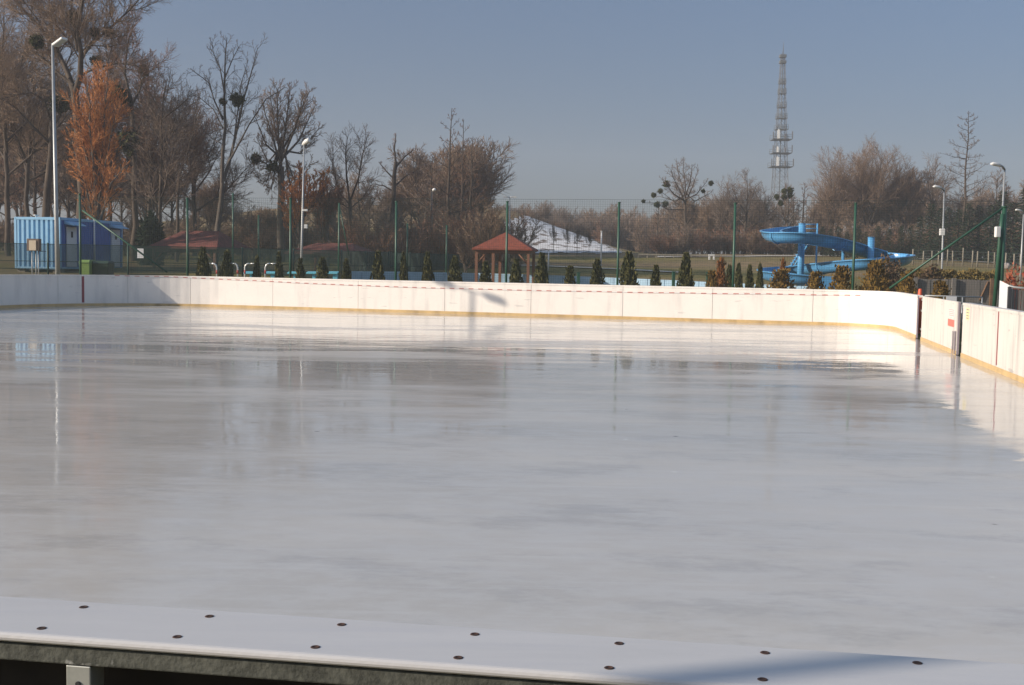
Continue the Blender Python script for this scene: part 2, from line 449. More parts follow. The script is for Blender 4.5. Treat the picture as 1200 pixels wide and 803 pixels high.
for a in seams[1:-1]:
    T = MP.tan(a); p = MP.pos(a) + Vector((-T.y, T.x, 0))*.066
    mb = MB(); mb.box((p.x, p.y, (BH-.06)/2), (.08, .06, BH-.06), math.atan2(T.y, T.x)); mb.build('post', M['steel'], barrier)
a = MP.s_of(97.5)
mb = MB(); mb.strip(MP.sub(a-.045, a+.045, -.004, .05), MP.sub(a-.045, a+.045, -.001, .05), .118, BH-.056); mb.build('red_line', M['redline'], barrier)

# gate and right boards on the straight right side
def rpath(pa, pb): return Path([pline(pa, R1, rd), pline(pb, R1, rd)])
gp = rpath(1079, 1121)
gate = thing('rink_gate', 'white gate panel with faded red signs between two dark gaps in the right boards', 'gate', (gp.pos(0).x, gp.pos(0).y, 0))
panel(gp, 0, gp.L, .02, BH, 'panel', M['board_dirty'], gate, 0, .05, 0)
panel(gp, 0, gp.L, .0, .09, 'kick_plate', M['kick'], gate, -.012, -.001, 0)
def onwall(px, py): # point on right wall plane
    p = pline(px, R1, rd); r = ray(px, py); tt = p.y/r.y
    return Vector((p.x, p.y, EYE + r.z*tt))
def wallrect(mb, pxa, pya, pxb, pyb, off=-.004, m=0, z0=None, z1=None):
    a, b = pline(pxa, R1, rd), pline(pxb, R1, rd)
    n = Vector((rd.y, -rd.x, 0))      # outward (+x)
    pm = (pxa+pxb)/2
    za = onwall(pm, pyb).z if z0 is None else z0; zb = onwall(pm, pya).z if z1 is None else z1
    ins = [a + n*off, b + n*off]; outs = [a + n*(off+.003), b + n*(off+.003)]
    mb.strip([(p.x, p.y) for p in ins], [(p.x, p.y) for p in outs], za, zb, m)
mb = MB(); wallrect(mb, 1110.5, 362, 1117.5, 371.5)
mb.build('notice', M['tape_white'], gate)
mb = MB()
for y in (362.6, 364.8, 367, 369.2): wallrect(mb, 1111, y, 1117, y+1.1, -.0068)
mb.build('notice_lettering', M['pink'], gate)
mb = MB(); wallrect(mb, 1110, 374.3, 1117.3, 382.6); mb.build('red_sign', M['redsign'], gate)
mb = MB()
wallrect(mb, 1116.7, 388, 1117.5, 415, -.02); wallrect(mb, 1119, 388, 1120.2, 415, -.02); mb.build('latch_bar', M['mauve'], gate)
# posts in the gaps (they belong to the neighbouring barriers)
def gap_posts(pa, pb, parent):
    a, b = pline(pa, R1, rd), pline(pb, R1, rd)
    n = Vector((rd.y, -rd.x, 0)); rz = math.atan2(rd.y, rd.x)
    L = (b-a).length; u = (b-a).normalized()
    mb = MB(); c = a + u*.03 + n*.018; mb.box((c.x, c.y, BH/2), (.05, .03, BH-.02), rz); o = mb.build('post', M['mauve'], parent)
    mb = MB(); c = (a+b)/2 + n*.17; mb.box((c.x, c.y, BH/2), (L*.9, .02, BH-.04), rz); mb.build('gap_shade_plate', M['dark'], parent)  # near-black plate stands in for the shade inside the open gap
    mb = MB()
    for z in (.25, .72, 1.0):
        c = (a+b)/2 + n*.1; mb.box((c.x, c.y, z), (L*.82, .04, .05), rz)
    mb.build('hinge', M['steel'], parent)
gap_posts(1073.3, 1078.7, barrier)
rp = Path([pline(1127, R1, rd)] + fillet(I3, -rd, -CAPD, 1.6, 10))
rb = thing('rink_barrier', 'scuffed white rink boards running along the right edge toward the camera', 'rink boards', (rp.pos(0).x, rp.pos(0).y, 0))
gap_posts(1121.3, 1126.7, rb)
s2 = (pline(1169, R1, rd) - pline(1127, R1, rd)).length
rseams = [0, s2]
while rseams[-1] + 2.9 < rp.L - 1: rseams.append(rseams[-1] + 2.9)
rseams.append(rp.L)
for a, b in zip(rseams, rseams[1:]):
    panel(rp, a, b, .02, BH-.055, 'panel', M['board_dirty'], rb)
    panel(rp, a, b, 0, .09, 'kick_plate', M['kick'], rb, -.012, -.0005, .001)
    panel(rp, a, b, BH-.053, BH, 'top_cap', M['board_dirty'], rb, -.012, .14, .002)
for a in rseams[1:-1]:
    T = rp.tan(a); p = rp.pos(a) + Vector((-T.y, T.x, 0))*.066
    mb = MB(); mb.box((p.x, p.y, (BH-.06)/2), (.08, .06, BH-.06), math.atan2(T.y, T.x)); mb.build('post', M['steel'], rb)
mb = MB(); mb.strip(rp.sub(s2-.035, s2+.035, -.005, .05), rp.sub(s2-.035, s2+.035, -.001, .05), .118, BH-.056); mb.build('red_line', M['redline'], rb)
mb = MB(); wallrect(mb, 1131, 361, 1134.6, 375); mb.build('notice', M['yellowsign'], rb)
mb = MB()
for y in (362.5, 366, 369.5, 372.5): wallrect(mb, 1131.6, y, 1134, y+1, -.0068)
mb.build('notice_lettering', M['mauve'], rb)

# near barrier: cap with two rows of bolts, steel rail, posts, dark backing
N2 = Vector((.155, .987, 0)).normalized()
def cp(s, n, z): p = CAP0 + CAPD*s + N2*n; return Vector((p.x, p.y, z))
nb = thing('rink_barrier', 'near white barrier cap with two rows of rusty bolts across the bottom of the photo', 'rink boards', (CAP0.x, CAP0.y, 0))
sA, sB = -13.0, 2.1
CW, CZ, CT = .182, 1.12, .016
prof = [(0.004, CZ-CT), (CW, CZ-CT), (CW, CZ-.003), (CW-.003, CZ)]
for k in range(7):
    a = PI/2 + PI*k/6; prof.append((.008 + .008*math.cos(a), CZ-.008 + .008*math.sin(a)))
mb = MB(); n0 = 0; k = len(prof)
prof[0] = (.012, CZ-CT)
k = len(prof); ns_ = 24
for q_ in range(ns_+1): mb.v += [tuple(cp(sA + (sB-sA)*q_/ns_, q, z)) for q, z in prof]
for q_ in range(ns_):
    for i in range(k): j = (i+1) % k; mb.face((q_*k+i, q_*k+j, q_*k+k+j, q_*k+k+i))
mb.face(tuple(range(k))[::-1]); mb.face(tuple(range(ns_*k, ns_*k+k)))
mb.build('top_cap', M['cap'], nb)
ds = .2278
def cap_s(px, py):
    g = ground(px, py, CZ); return (g - CAP0).dot(CAPD), (g - CAP0).dot(N2)
sb0, nb0 = cap_s(558, 743); sf0, nf0 = cap_s(536, 770.5)
random.seed(3)
for row, (s0, n_) in enumerate(((sb0, nb0), (sf0, nf0))):
    for i in range(-12, 6):
        s = s0 + i*ds + random.uniform(-.004, .004); n_j = n_ + random.uniform(-.003, .003)
        c = cp(s, n_j, CZ)
        if s > sB - .05 or s < sA + .05: continue
        mb = MB()
        rr = [.0001, .0040, .0046, .0068, .0078]; zz = [.0004, .0004, .0011, .0011, .0003]
        m_ = 14
        for q, z in zip(rr, zz): mb.v += [(c.x + q*math.cos(2*PI*j/m_), c.y + q*math.sin(2*PI*j/m_), CZ + z) for j in range(m_)]
        for a_ in range(len(rr)-1):
            for j in range(m_): mb.face((a_*m_+j, a_*m_+(j+1) % m_, (a_+1)*m_+(j+1) % m_, (a_+1)*m_+j), 0, True)
        mb.build('bolt', M['rust'], nb)
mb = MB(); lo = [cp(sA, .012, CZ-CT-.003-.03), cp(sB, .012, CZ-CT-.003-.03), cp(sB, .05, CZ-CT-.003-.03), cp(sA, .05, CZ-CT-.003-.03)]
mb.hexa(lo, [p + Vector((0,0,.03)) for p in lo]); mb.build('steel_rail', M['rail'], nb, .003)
mb = MB(); lo = [cp(sA, .146, .02), cp(sB, .146, .02), cp(sB, .16, .02), cp(sA, .16, .02)]
mb.hexa(lo, [p + Vector((0,0,CZ-CT-.022)) for p in lo]); mb.build('panel', M['darkwood'], nb)
mb = MB(); lo = [cp(sA, .161, .02), cp(sB, .161, .02), cp(sB, .171, .02), cp(sA, .171, .02)]
mb.hexa(lo, [p + Vector((0,0,CZ-CT-.022)) for p in lo]); mb.build('panel', M['board'], nb)
sp = cap_s(77, 752)[0]
for s in (sp - 3.6, sp - 1.8, sp, sp + 1.8):
    mb = MB(); lo = [cp(s-.021, .016, 0), cp(s+.021, .016, 0), cp(s+.021, .06, 0), cp(s-.021, .06, 0)]
    mb.hexa(lo, [p + Vector((0,0,CZ-CT-.035)) for p in lo]); po = mb.build('post', M['steel'], nb, .002)
    mb = MB(); c0 = cp(s, .0155, CZ-CT-.064); mb.tube([c0, c0 - N2*.002], .0042, 10); mb.build('bolt', M['dark'], nb)

# ice sheet
inner = [Vector(p) for p in MP.p] + [gp.pos(0), gp.pos(gp.L)] + [Vector(p) for p in rp.p] 
mb = MB(); mb.poly([(p.x, p.y, 0) for p in inner][::-1])
tag(mb.build('ice', M['ice']), kind='structure')

# red-white tape along the far boards
a0, a1 = MP.s_of(135), MP.s_of(1012)
keys = [(135, 1.085), (190, 1.075), (300, .985), (430, .895), (560, .872), (700, .88), (800, .90), (900, .93), (1012, .955)]
mb = MB(); k = 0; s = a0
ks = [(MP.s_of(px), z) for px, z in keys]
def tz(s):
    for (sa, za), (sb, zb) in zip(ks, ks[1:]):
        if s <= sb: return za + (zb-za)*(s-sa)/(sb-sa) - .012*math.sin(PI*((s-sa)/(sb-sa)))
    return ks[-1][1]
while s < a1:
    e = min(a1, s + .17); P0, P1 = MP.sub(s, e, -.0165, 1), MP.sub(s, e, -.0145, 1)
    mb.strip([(p.x, p.y) for p in (P0[0], P0[-1])], [(p.x, p.y) for p in (P1[0], P1[-1])], [tz(s)-.012, tz(e)-.012], [tz(s)+.012, tz(e)+.012], k % 2)
    s = e; k += 1
tag(mb.build('barrier_tape', [M['tape_red'], M['tape_white']]), 'red and white striped barrier tape strung along the far boards', 'barrier tape')

# ------------------------------------------------------------------ terrain
def grid_axis(lo, hi, flo, fhi, fine, coarse):
    out = []; x = lo
    while x < hi:
        out.append(x); x += fine if flo <= x < fhi else coarse
    out.append(hi); return out
gx = grid_axis(-500, 500, -80, 80, 2.0, 30); gy = grid_axis(-100, 640, -10, 210, 2.0, 30)
mb = MB()
for y in gy:
    for x in gx: mb.v.append((x, y, gz(x, y) - .03))
nx = len(gx)
for j in range(len(gy)-1):
    for i in range(nx-1): mb.face((j*nx+i, j*nx+i+1, (j+1)*nx+i+1, (j+1)*nx+i), 0, True)
tag(mb.build('ground', M['ground']), kind='structure')

def hit_terrain(px, py, d0=60, d1=260):
    d = d0; r = ray(px, py)
    while d < d1:
        t = d/r.y
        if EYE + r.z*t < gz(r.x*t, d): return Vector((r.x*t, d, gz(r.x*t, d)))
        d += .5
    return None
# snow lying on the hill (world-space outline: a tongue running down the hillside)
outline = [(588,262),(612,254),(626,254),(646,263),(668,271),(690,280),(712,289),(732,296),(706,297),(680,296),(650,297),(620,296),(596,290)]
def inpoly(x, y, P):
    c = False
    for (x1,y1),(x2,y2) in zip(P, P[1:]+P[:1]):
        if (y1 > y) != (y2 > y) and x < (x2-x1)*(y-y1)/(y2-y1)+x1: c = not c
    return c
# sample the hillside on a world grid and keep the cells inside the snow field
def proj(p):
    z = p.z - EYE; cy = p.y*CP - z*SP; cz = p.y*SP + z*CP
    u, v = F*p.x/cy, -F*cz/cy
    return 600 + u*CR - v*SR, 401.5 + u*SR + v*CR
mb = MB(); idx = {}
random.seed(5)
xs = [(-6 + .6*i) for i in range(44)]; ys = [104 + .9*j for j in range(66)]
def vid(i, j):
    if (i, j) not in idx:
        x, y = xs[i], ys[j]; idx[(i, j)] = len(mb.v); mb.v.append((x, y, gz(x, y) + .04 + .02*math.sin(x*1.3+y*.7)))
    return idx[(i, j)]
for i in range(len(xs)-1):
    for j in range(len(ys)-1):
        x, y = xs[i]+.3, ys[j]+.45
        q = proj(Vector((x, y, gz(x, y))))
        if inpoly(q[0] + random.uniform(-2, 2), q[1] + random.uniform(-.8, .8), outline):
            mb.face((vid(i,j), vid(i+1,j), vid(i+1,j+1), vid(i,j+1)), 0, True)
if mb.f: tag(mb.build('snow', M['snow']), kind='structure')

# pale paths on the field (draped strips)
def drape(name, pts, width, m):
    mb = MB(); P = []
    for (a, b) in zip(pts, pts[1:]):
        n = max(1, int((b-a).length/1.5))
        P += [a.lerp(b, k/n) for k in range(n)]
    P.append(pts[-1])
    for i, p in enumerate(P):
        T = (P[min(i+1, len(P)-1)] - P[max(i-1, 0)]); T.z = 0; T.normalize(); q = Vector((-T.y, T.x, 0))*width/2
        for s_ in (-1, 1):
            v = p + q*s_; mb.v.append((v.x, v.y, gz(v.x, v.y) + .045))
    for i in range(len(P)-1): mb.face((2*i+1, 2*i, 2*i+2, 2*i+3))
    return tag(mb.build(name, m), kind='structure')
drape('path', [gpt(555, 84), gpt(640, 81), gpt(735, 78), gpt(800, 76)], 1.0, M['path'])
drape('path', [gpt(770, 104), gpt(870, 103), gpt(1040, 106), gpt(1120, 104), gpt(1230, 100)], 1.6, M['path'])

# ------------------------------------------------------------------ tall net fence
posts_px = [95, 220, 340, 463, 592, 722, 857, 997, 1170]
Q0, Q1 = at(722, 300, 39.9), at(997, 300, 38.6); qd = Vector((Q1.x-Q0.x, Q1.y-Q0.y, 0)).normalized()
Q0.z = 0
qd = Vector((.977, -.212, 0)).normalized()
fpts = [pline(px, Q0, qd) for px in posts_px]
fe = thing('net_fence', 'tall green net fence on thin posts behind the far boards with sloping end braces', 'fence', (Q0.x, Q0.y, 0))
FH = 4.0
for i, p in enumerate(fpts):
    top = zat(posts_px[i], (228,233,233,237,237,238,239,239,243)[i], p.y)
    mb = MB(); r_ = .042 if i < 8 else .075; z0 = gz(p.x, p.y) - .1
    mb.tube([(p.x, p.y, z0), (p.x, p.y, top)], r_, 10)
    mb.tube([(p.x, p.y, top), (p.x, p.y, top+.04)], r_*1.25, 10)
    o = mb.build('post', M['green_paint'], fe)
def brace(p, q):
    mb = MB(); mb.tube([p, q], .035, 8); mb.build('brace', M['green_paint'], fe)
pa = fpts[0]; e = pline(196, Q0, qd); brace((pa.x+.1, pa.y, zat(108, 247, pa.y)), (e.x, e.y, zat(196, 319, e.y)))
pb = fpts[-1]; e = pline(1040, Q0, qd); brace((pb.x-.05, pb.y, zat(1170, 244, pb.y)), (e.x, e.y, zat(1040, 338, e.y)))
mb = MB(); mb.tube([(pb.x-.22, pb.y-.02, -.1), (pb.x-.1, pb.y-.02, 2.9), (pb.x-.06, pb.y-.02, 3.6)], .07, 8); mb.build('brace', M['green_paint'], fe)
mb = MB()
A_, B_ = fpts[0], fpts[-1]; Ln = (B_-A_).length; k = int(Ln/.08)
wv = Vector((-qd.y, qd.x, 0))
def wire(mb, p, q, r_=.0022):
    p, q = Vector(p), Vector(q); t = (q-p).normalized(); u = t.cross(Vector((0,0,1)) if abs(t.z) < .9 else qd).normalized(); w_ = t.cross(u)
    n = len(mb.v)
    for c in (p, q):
        for a_ in range(3): mb.v.append(tuple(c + (u*math.cos(a_*2.094) + w_*math.sin(a_*2.094))*r_))
    for a_ in range(3): b_ = (a_+1) % 3; mb.face((n+a_, n+b_, n+3+b_, n+3+a_))
for i in range(k+1):
    p = A_.lerp(B_, i/k); wire(mb, (p.x, p.y, .05), (p.x, p.y, FH))
for j in range(51):
    for a, b in zip(fpts, fpts[1:]):
        wire(mb, (a.x, a.y, .05+j*(FH-.05)/50), (b.x, b.y, .05+j*(FH-.05)/50), .0022 if j < 50 else .005)
mb.build('net', M['net'], fe)
# small white box high on the right post
p = at(1169, 272, pb.y-.2); mb = MB(); mb.box(p, (.16, .14, .34), .1); mb.build('box', M['lamp_white'], fe, .02)

# second tall fence (courts) further back
f2 = [(255,228,66),(273,228,66.4),(303,252,67),(395,238,64),(410,252,70),(475,262,70),(522,262,72)]
f2 = [(273,226,62),(303,252,63),(397,238,61),(477,262,66),(523,264,66)]
g = gpt(397, 61)
fe2 = thing('net_fence', 'thin dark green court fence posts and wire among the trees left of centre', 'fence', g)
prev = None
for px, py, d in f2:
    g = gpt(px, d); mb = MB(); mb.tube([(g.x, g.y, g.z-.1), (g.x, g.y, zat(px, py, d))], .05, 8); mb.build('post', M['green_paint'], fe2)
g = gpt(397, 61); mb = MB(); mb.tube([(g.x, g.y, zat(397, 240, 61)), (at(409, 300, 61).x, 61, zat(409, 300, 61))], .035, 6); mb.build('brace', M['green_paint'], fe2)
mb = MB()
for (pxa, pya, da), (pxb, pyb, db) in zip(f2, f2[1:]):
    a, b = gpt(pxa, da), gpt(pxb, db); tz_ = 3.9
    for j in range(20): wire(mb, (a.x, a.y, a.z+.1+j*.19), (b.x, b.y, b.z+.1+j*.19), .004)
    n = int((b-a).length/.2)
    for j in range(n): p = a.lerp(b, j/n); wire(mb, (p.x, p.y, p.z), (p.x, p.y, p.z+3.8), .004)
mb.build('net', M['net'], fe2)

# low dense dark-green fence on the left
lf = thing('panel_fence', 'low dark green bar fence behind the rink running from the blue container to the gazebo', 'fence', gpt(300, 50))
lfp = [gpt(-40, 53), gpt(150, 54.5), gpt(400, 63), gpt(565, 80)]; lseg = []
for a, b in zip(lfp, lfp[1:]):
    n = int((b-a).length/2.5); lseg += [(a.lerp(b, i/n), a.lerp(b, (i+1)/n)) for i in range(n)]
for p, q in lseg:
    zt = 2.3
    p.z = gz(p.x, p.y); q.z = gz(q.x, q.y)
    mb = MB(); mb.tube([(p.x, p.y, p.z-.1), (p.x, p.y, zt+.06)], .045, 6); mb.build('post', M['mesh_panel'], lf)
    mb = MB(); rz = math.atan2(q.y-p.y, q.x-p.x); m_ = max(20, int((q-p).length/.04))
    for j in range(1, m_):
        c = p.lerp(q, j/m_); mb.box((c.x, c.y, (c.z+.08+zt)/2), (.02, .008, zt-c.z-.08), rz)
    for z in (.12, .45, .8, 1.15, 1.5, zt):
        c = (p+q)/2; mb.box((c.x, c.y-.01, max(z, c.z+.1)), ((q-p).length-.1, .012, .03), rz)
    mb.build('bar_panel', M['mesh_panel'], lf)
p = at(164.5, 297, 54.3); mb = MB(); mb.box((p.x, p.y, p.z), (.30, .01, .45))
tag(mb.build('paper_notice', M['paper']), 'white paper notice hung on the green fence beside the blue container', 'notice')

# ------------------------------------------------------------------ blue container
th = R(10); ld_, ed_ = Vector((math.sin(th), math.cos(th), 0)), Vector((-math.cos(th), math.sin(th), 0))
c0 = at(70.5, 316, 57); base = c0.copy(); CH, CWd, CL = 2.55, 2.44, 6.06
ct = thing('container', 'blue corrugated site container with white doors at the far left behind the boards', 'container', base)
def cw(e, l, z): return base + ed_*e + ld_*l + Vector((0, 0, z))
def corr(mb, org, u, n, length, z0, z1, pitch, depth):
    prof = []; x = .1
    while x + pitch < length - .08:
        prof += [(x, 0), (x+pitch*.5, 0), (x+pitch*.62, -depth), (x+pitch*.88, -depth)]; x += pitch
    prof = [(0, 0)] + prof + [(length, 0)]
    for (xa, na), (xb, nb_) in zip(prof, prof[1:]):
        p, q = org + u*xa + n*na, org + u*xb + n*nb_
        mb.quad((p.x, p.y, p.z+z0), (q.x, q.y, q.z+z0), (q.x, q.y, q.z+z1), (p.x, p.y, p.z+z1))
mb = MB(); corr(mb, cw(CWd, 0, 0), -ed_, -ld_, CWd, .12, CH-.1, .26, .07); mb.build('end_wall', M['blue_lit'], ct)
mb = MB(); corr(mb, cw(0, 0, 0), ld_, -ed_, CL, .12, CH-.1, .26, .035); mb.build('side_wall', M['blue_shaded'], ct)
mb = MB(); lo = [cw(CWd-.08, .1, .1), cw(.08, .1, .1), cw(.08, CL-.02, .1), cw(CWd-.02, CL-.02, .1)]
mb.hexa([lo[0], lo[1], lo[2], lo[3]], [p + Vector((0,0,CH-.16)) for p in lo]); mb.build('back_shell', M['blue_shaded'], ct)
mb = MB(); ang = math.atan2(-ed_.y, -ed_.x)
for e in (0.04, CWd-.04):
    for l in (.04, CL-.04): mb.box(cw(e, l, CH/2), (.12, .12, CH), ang)
for z in (.06, CH-.05):
    mb.box(cw(CWd/2, .03, z), (CWd-.12, .1, .12), ang); mb.box(cw(CWd/2, CL-.03, z), (CWd-.12, .1, .12), ang)
    mb.box(cw(.03, CL/2, z), (.1, CL-.12, .12), ang); mb.box(cw(CWd-.03, CL/2, z), (.1, CL-.12, .12), ang)
mb.build('frame', M['blue_lit'], ct)
mb = MB(); mb.box(cw(CWd/2, CL/2, CH+.012), (CWd-.02, CL-.02, .02), ang); mb.build('roof', M['blue_lit'], ct)
mb = MB(); q = cw(1.9, 1.0, CH); mb.tube([q, q+Vector((0,0,.12))], .05, 8); mb.tube([q+Vector((0,0,.12)), q+Vector((0,0,.17))], .13, 10); mb.build('vent', M['lamp_white'], ct)
for l in (1.0, 5.3):
    mb = MB(); mb.box(cw(-.03, l, 1.13), (.05, .88, 1.98), ang); d_ = mb.build('door', M['white_door'], ct)
    mb = MB(); mb.box(cw(-.06, l, 1.75), (.012, .16, .3), ang); mb.build('window', M['dark'], d_)
    mb = MB(); mb.box(cw(-.07, l+.36, 1.05), (.04, .12, .03), ang); mb.build('handle', M['steel'], d_)
    mb = MB(); mb.hexa([cw(0,l-.6,2.25), cw(-.5,l-.6,2.18), cw(-.5,l+.6,2.18), cw(0,l+.6,2.25)], [cw(0,l-.6,2.42), cw(-.5,l-.6,2.21), cw(-.5,l+.6,2.21), cw(0,l+.6,2.42)]); mb.build('canopy', M['blue_lit'], ct)
mb = MB(); mb.tube([cw(-.06, 3.1, .1), cw(-.06, 3.1, CH+.05)], .045, 8); mb.build('downpipe', M['lamp_white'], ct)
mb = MB()
for e in (.25, CWd-.25):
    for l in (.3, CL-.3):
        q = cw(e, l, 0); h = q.z - gz(q.x, q.y) + .2; mb.box(q - Vector((0,0,h/2)), (.4, .4, h), ang)
mb.build('footing', M['palewood'], ct)

# electrical box on a stand
d = 52; g = gpt(40.5, d)
eb = thing('meter_box', 'brown metal box with a pale front on thin legs in front of the container', 'meter box', g)
a, b = at(33, 294, d), at(47, 280, d)
mb = MB(); mb.box(((a.x+b.x)/2, d, (a.z+b.z)/2), (b.x-a.x, .3, b.z-a.z)); mb.build('cabinet', M['box_brown'], eb, .01)
a, b = at(36, 293.5, d), at(44, 282, d)
mb = MB(); mb.box(((a.x+b.x)/2, d-.165, (a.z+b.z)/2), (b.x-a.x, .03, b.z-a.z)); mb.build('front_panel', M['cream'], eb, .005)
for px in (37.5, 42, 45):
    p = at(px, 294, d); mb = MB(); mb.tube([(p.x, d, g.z-.1), (p.x, d, p.z)], .025, 6); mb.build('leg', M['lamp_metal'], eb)
p = at(46, 294.5, d); mb = MB(); mb.tube([p, p + Vector((.3, 0, 0))], .02, 6); mb.build('arm', M['darkmetal'], eb)

# wheelie bins
def bin_(px0, px1, pytop, d, m, label):
    a, b = at(px0, pytop, d), at(px1, pytop, d); W = b.x - a.x; g = Vector(((a.x+b.x)/2, d, gz(a.x, d)))
    t = thing('waste_bin', label, 'bin', g, 0, 'wheeled bins by the container')
    H = a.z - g.z
    lo = [g + Vector((sx*W*.41, sy*.3, .1)) for sx, sy in ((-1,-1),(1,-1),(1,1),(-1,1))]
    hi = [g + Vector((sx*W*.48, sy*.38, H-.12)) for sx, sy in ((-1,-1),(1,-1),(1,1),(-1,1))]
    mb = MB(); mb.hexa(lo, hi); mb.build('body', m, t, .02)
    mb = MB(); lo = [g + Vector((sx*W*.5, sy*.42, H-.117)) for sx, sy in ((-1,-1),(1,-1),(1,1),(-1,1))]
    hi = [g + Vector((sx*W*.46, sy*.3, H)) for sx, sy in ((-1,-1),(1,-1),(1,1),(-1,1))]
    mb.hexa(lo, hi); mb.build('lid', m, t, .02)
    for sx in (-1, 1):
        c = g + Vector((sx*W*.38, .2, .1)); mb = MB(); mb.tube([c - Vector((.03,0,0)), c + Vector((.03,0,0))], .1, 12); mb.build('wheel', M['dark'], t)
bin_(96, 109, 304.5, 48.5, M['bin_green'], 'light green wheeled bin behind the boards in front of the container')
bin_(110, 131, 305.5, 48.8, M['bin_dark'], 'dark green wide bin right beside the light green one')

# ------------------------------------------------------------------ gazebos
def gazebo(label, px0, px1, pye, pyr, d, rz, ridge=0.0, depth=None, posts=None, rm='roof_red'):
    a, b = at(px0, pye, d), at(px1, pye, d); W = (b.x-a.x)/(math.cos(rz)); D = depth or W
    cx = (a.x+b.x)/2; cy = d + D/2
    g = Vector((cx, cy, gz(cx, cy))); ze = a.z; zr = zat((px0+px1)/2, pyr, cy)
    t = thing('gazebo', label, 'gazebo', g)
    ex, ey = Vector((math.cos(rz), math.sin(rz), 0)), Vector((-math.sin(rz), math.cos(rz), 0))
    P = lambda u, v, z: Vector((cx, cy, z)) + ex*u*W/2 + ey*v*D/2
    mb = MB(); c = [P(-1,-1,ze), P(1,-1,ze), P(1,1,ze), P(-1,1,ze)]; r0, r1 = P(-ridge,0,zr), P(ridge,0,zr)
    th_ = Vector((0,0,.07))
    if ridge:
        mb.quad(c[0], c[1], r1, r0); mb.quad(c[2], c[3], r0, r1); mb.poly([c[1], c[2], r1]); mb.poly([c[3], c[0], r0])
    else:
        for i in range(4): mb.poly([c[i], c[(i+1) % 4], r0])
    for i in range(4): mb.quad(c[i]-th_, c[(i+1)%4]-th_, c[(i+1)%4], c[i])
    mb.poly([p - th_ for p in c][::-1])
    mb.build('roof', M[rm], t)
    mb = MB(); tt = .12
    for s_ in (-1, 1):
        mb.box(P(0, s_*.84, ze-.16), (W*.9, tt, .16), rz); mb.box(P(s_*.86, 0, ze-.165), (tt, D*.8, .16), rz)
    mb.build('beam', M['wood_post'], t)
    for u in ((-.86, .86) if not posts else posts):
        for v in (-.84, .84):
            p = P(u, v, 0); z0 = gz(p.x, p.y) - .1
            mb = MB(); mb.box((p.x, p.y, (z0+ze-.24)/2), (.14, .14, ze-.24-z0), rz); mb.build('post', M['wood_post'], t)
    for u in (-.86, .86):
        for s_ in (-1, 1):
            mb = MB(); q = P(u - .02*np.sign(u), -.84, ze-.24); e_ = ex*(-.45*np.sign(u)); mb.tube([q + e_ - Vector((0,0,.02)), q - Vector((0,0,.5))], .045, 4)
        mb.build('brace', M['wood_post'], t)
    return t
gazebo('open timber gazebo with a bright red pyramid roof in front of the snowy hill', 557, 628, 291, 272, 58, R(-7), 0, None, (-.86, -.3, .86))
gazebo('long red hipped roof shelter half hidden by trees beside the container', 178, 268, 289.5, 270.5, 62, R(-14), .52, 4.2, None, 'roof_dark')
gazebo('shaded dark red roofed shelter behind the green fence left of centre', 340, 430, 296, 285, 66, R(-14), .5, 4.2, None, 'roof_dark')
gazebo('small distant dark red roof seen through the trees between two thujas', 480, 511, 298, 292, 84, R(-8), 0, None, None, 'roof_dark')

# ------------------------------------------------------------------ lamps
def lamp(label, pxb, pxt, pyt, d, rad, head, boxes=()):
    g = gpt(pxb, d); top = at(pxt, pyt, d)
    t = thing('street_lamp', label, 'street lamp', g, 0, 'tall lamp posts around the rink')
    mb = MB(); mb.tube([(g.x, g.y, g.z-.1), (g.x*.7+top.x*.3, d, g.z*.7+top.z*.3), (top.x, d, top.z)], [rad*1.25, rad, rad*.6], 12); mb.build('pole', M['lamp_metal'], t)
    if head == 'flood':
        dx = 1
        ax1 = Vector((.80, -.35, .42)).normalized(); ay1 = Vector((.4, .9, 0)).normalized(); ay1 = (ay1 - ax1*ay1.dot(ax1)).normalized()
        c = top + Vector((.28, 0, .06))
        mb = MB(); mb.box(c, (.58, .32, .10), ax=(ax1, ay1)); h = mb.build('lamp_head', M['lamp_white'], t, .03)
        mb = MB(); mb.box(c - ax1.cross(ay1)*.056, (.5, .26, .010), ax=(ax1, ay1)); mb.build('lamp_glass', M['lamp_glass'], h)
    elif head == 'ball':
        c = top + Vector((.09, 0, .05)); mb = MB()
        mb.tube([c+Vector((-.2,.1,-.12)), c+Vector((-.12,.06,-.06)), c+Vector((.02,-.05,.02)), c+Vector((.18,-.16,.08)), c+Vector((.22,-.18,.09))], [.04,.09,.13,.13,.08], 12)
        h = mb.build('lamp_head', M['lamp_white'], t)
    elif head == 'arm':
        mb = MB(); mb.tube([top, top+Vector((-.12,-.05,.12)), top+Vector((-.3,-.1,.16))], .04, 8); mb.build('arm', M['lamp_metal'], t)
        mb = MB(); c = top + Vector((-.38,-.12,.17)); mb.tube([c+Vector((.2,.06,-.02)), c+Vector((.1,.03,0)), c+Vector((-.15,-.05,.03)), c+Vector((-.24,-.08,.02))], [.04,.07,.07,.03], 8); mb.build('lamp_head', M['lamp_white'], t)
    elif head == 'double':
        mb = MB()
        for s_ in (-1, 1):
            c = top + Vector((s_*.3, 0, 0)); mb.box(c, (.25, .2, .1)); mb.tube([top, c], .04, 6)
        mb.build('lamp_head', M['lamp_white'], t)
    for (bx, by, w_, h_) in boxes:
        p = at(bx, by, d-.2); mb = MB(); mb.box(p, (w_, .16, h_)); mb.build('camera_box', M['lamp_white'], t, .01)
    return t
lamp('tall pale lamp post with a tilted white floodlight in front of the blue container', 68, 61.5, 51, 45.5, .082, 'flood')
lamp('pale lamp post with a round floodlight and camera boxes in front of the orange tree', 352.6, 356.5, 168, 58, .058, 'ball', ((357.5,246.5,.26,.1),(358.5,265.5,.16,.2)))
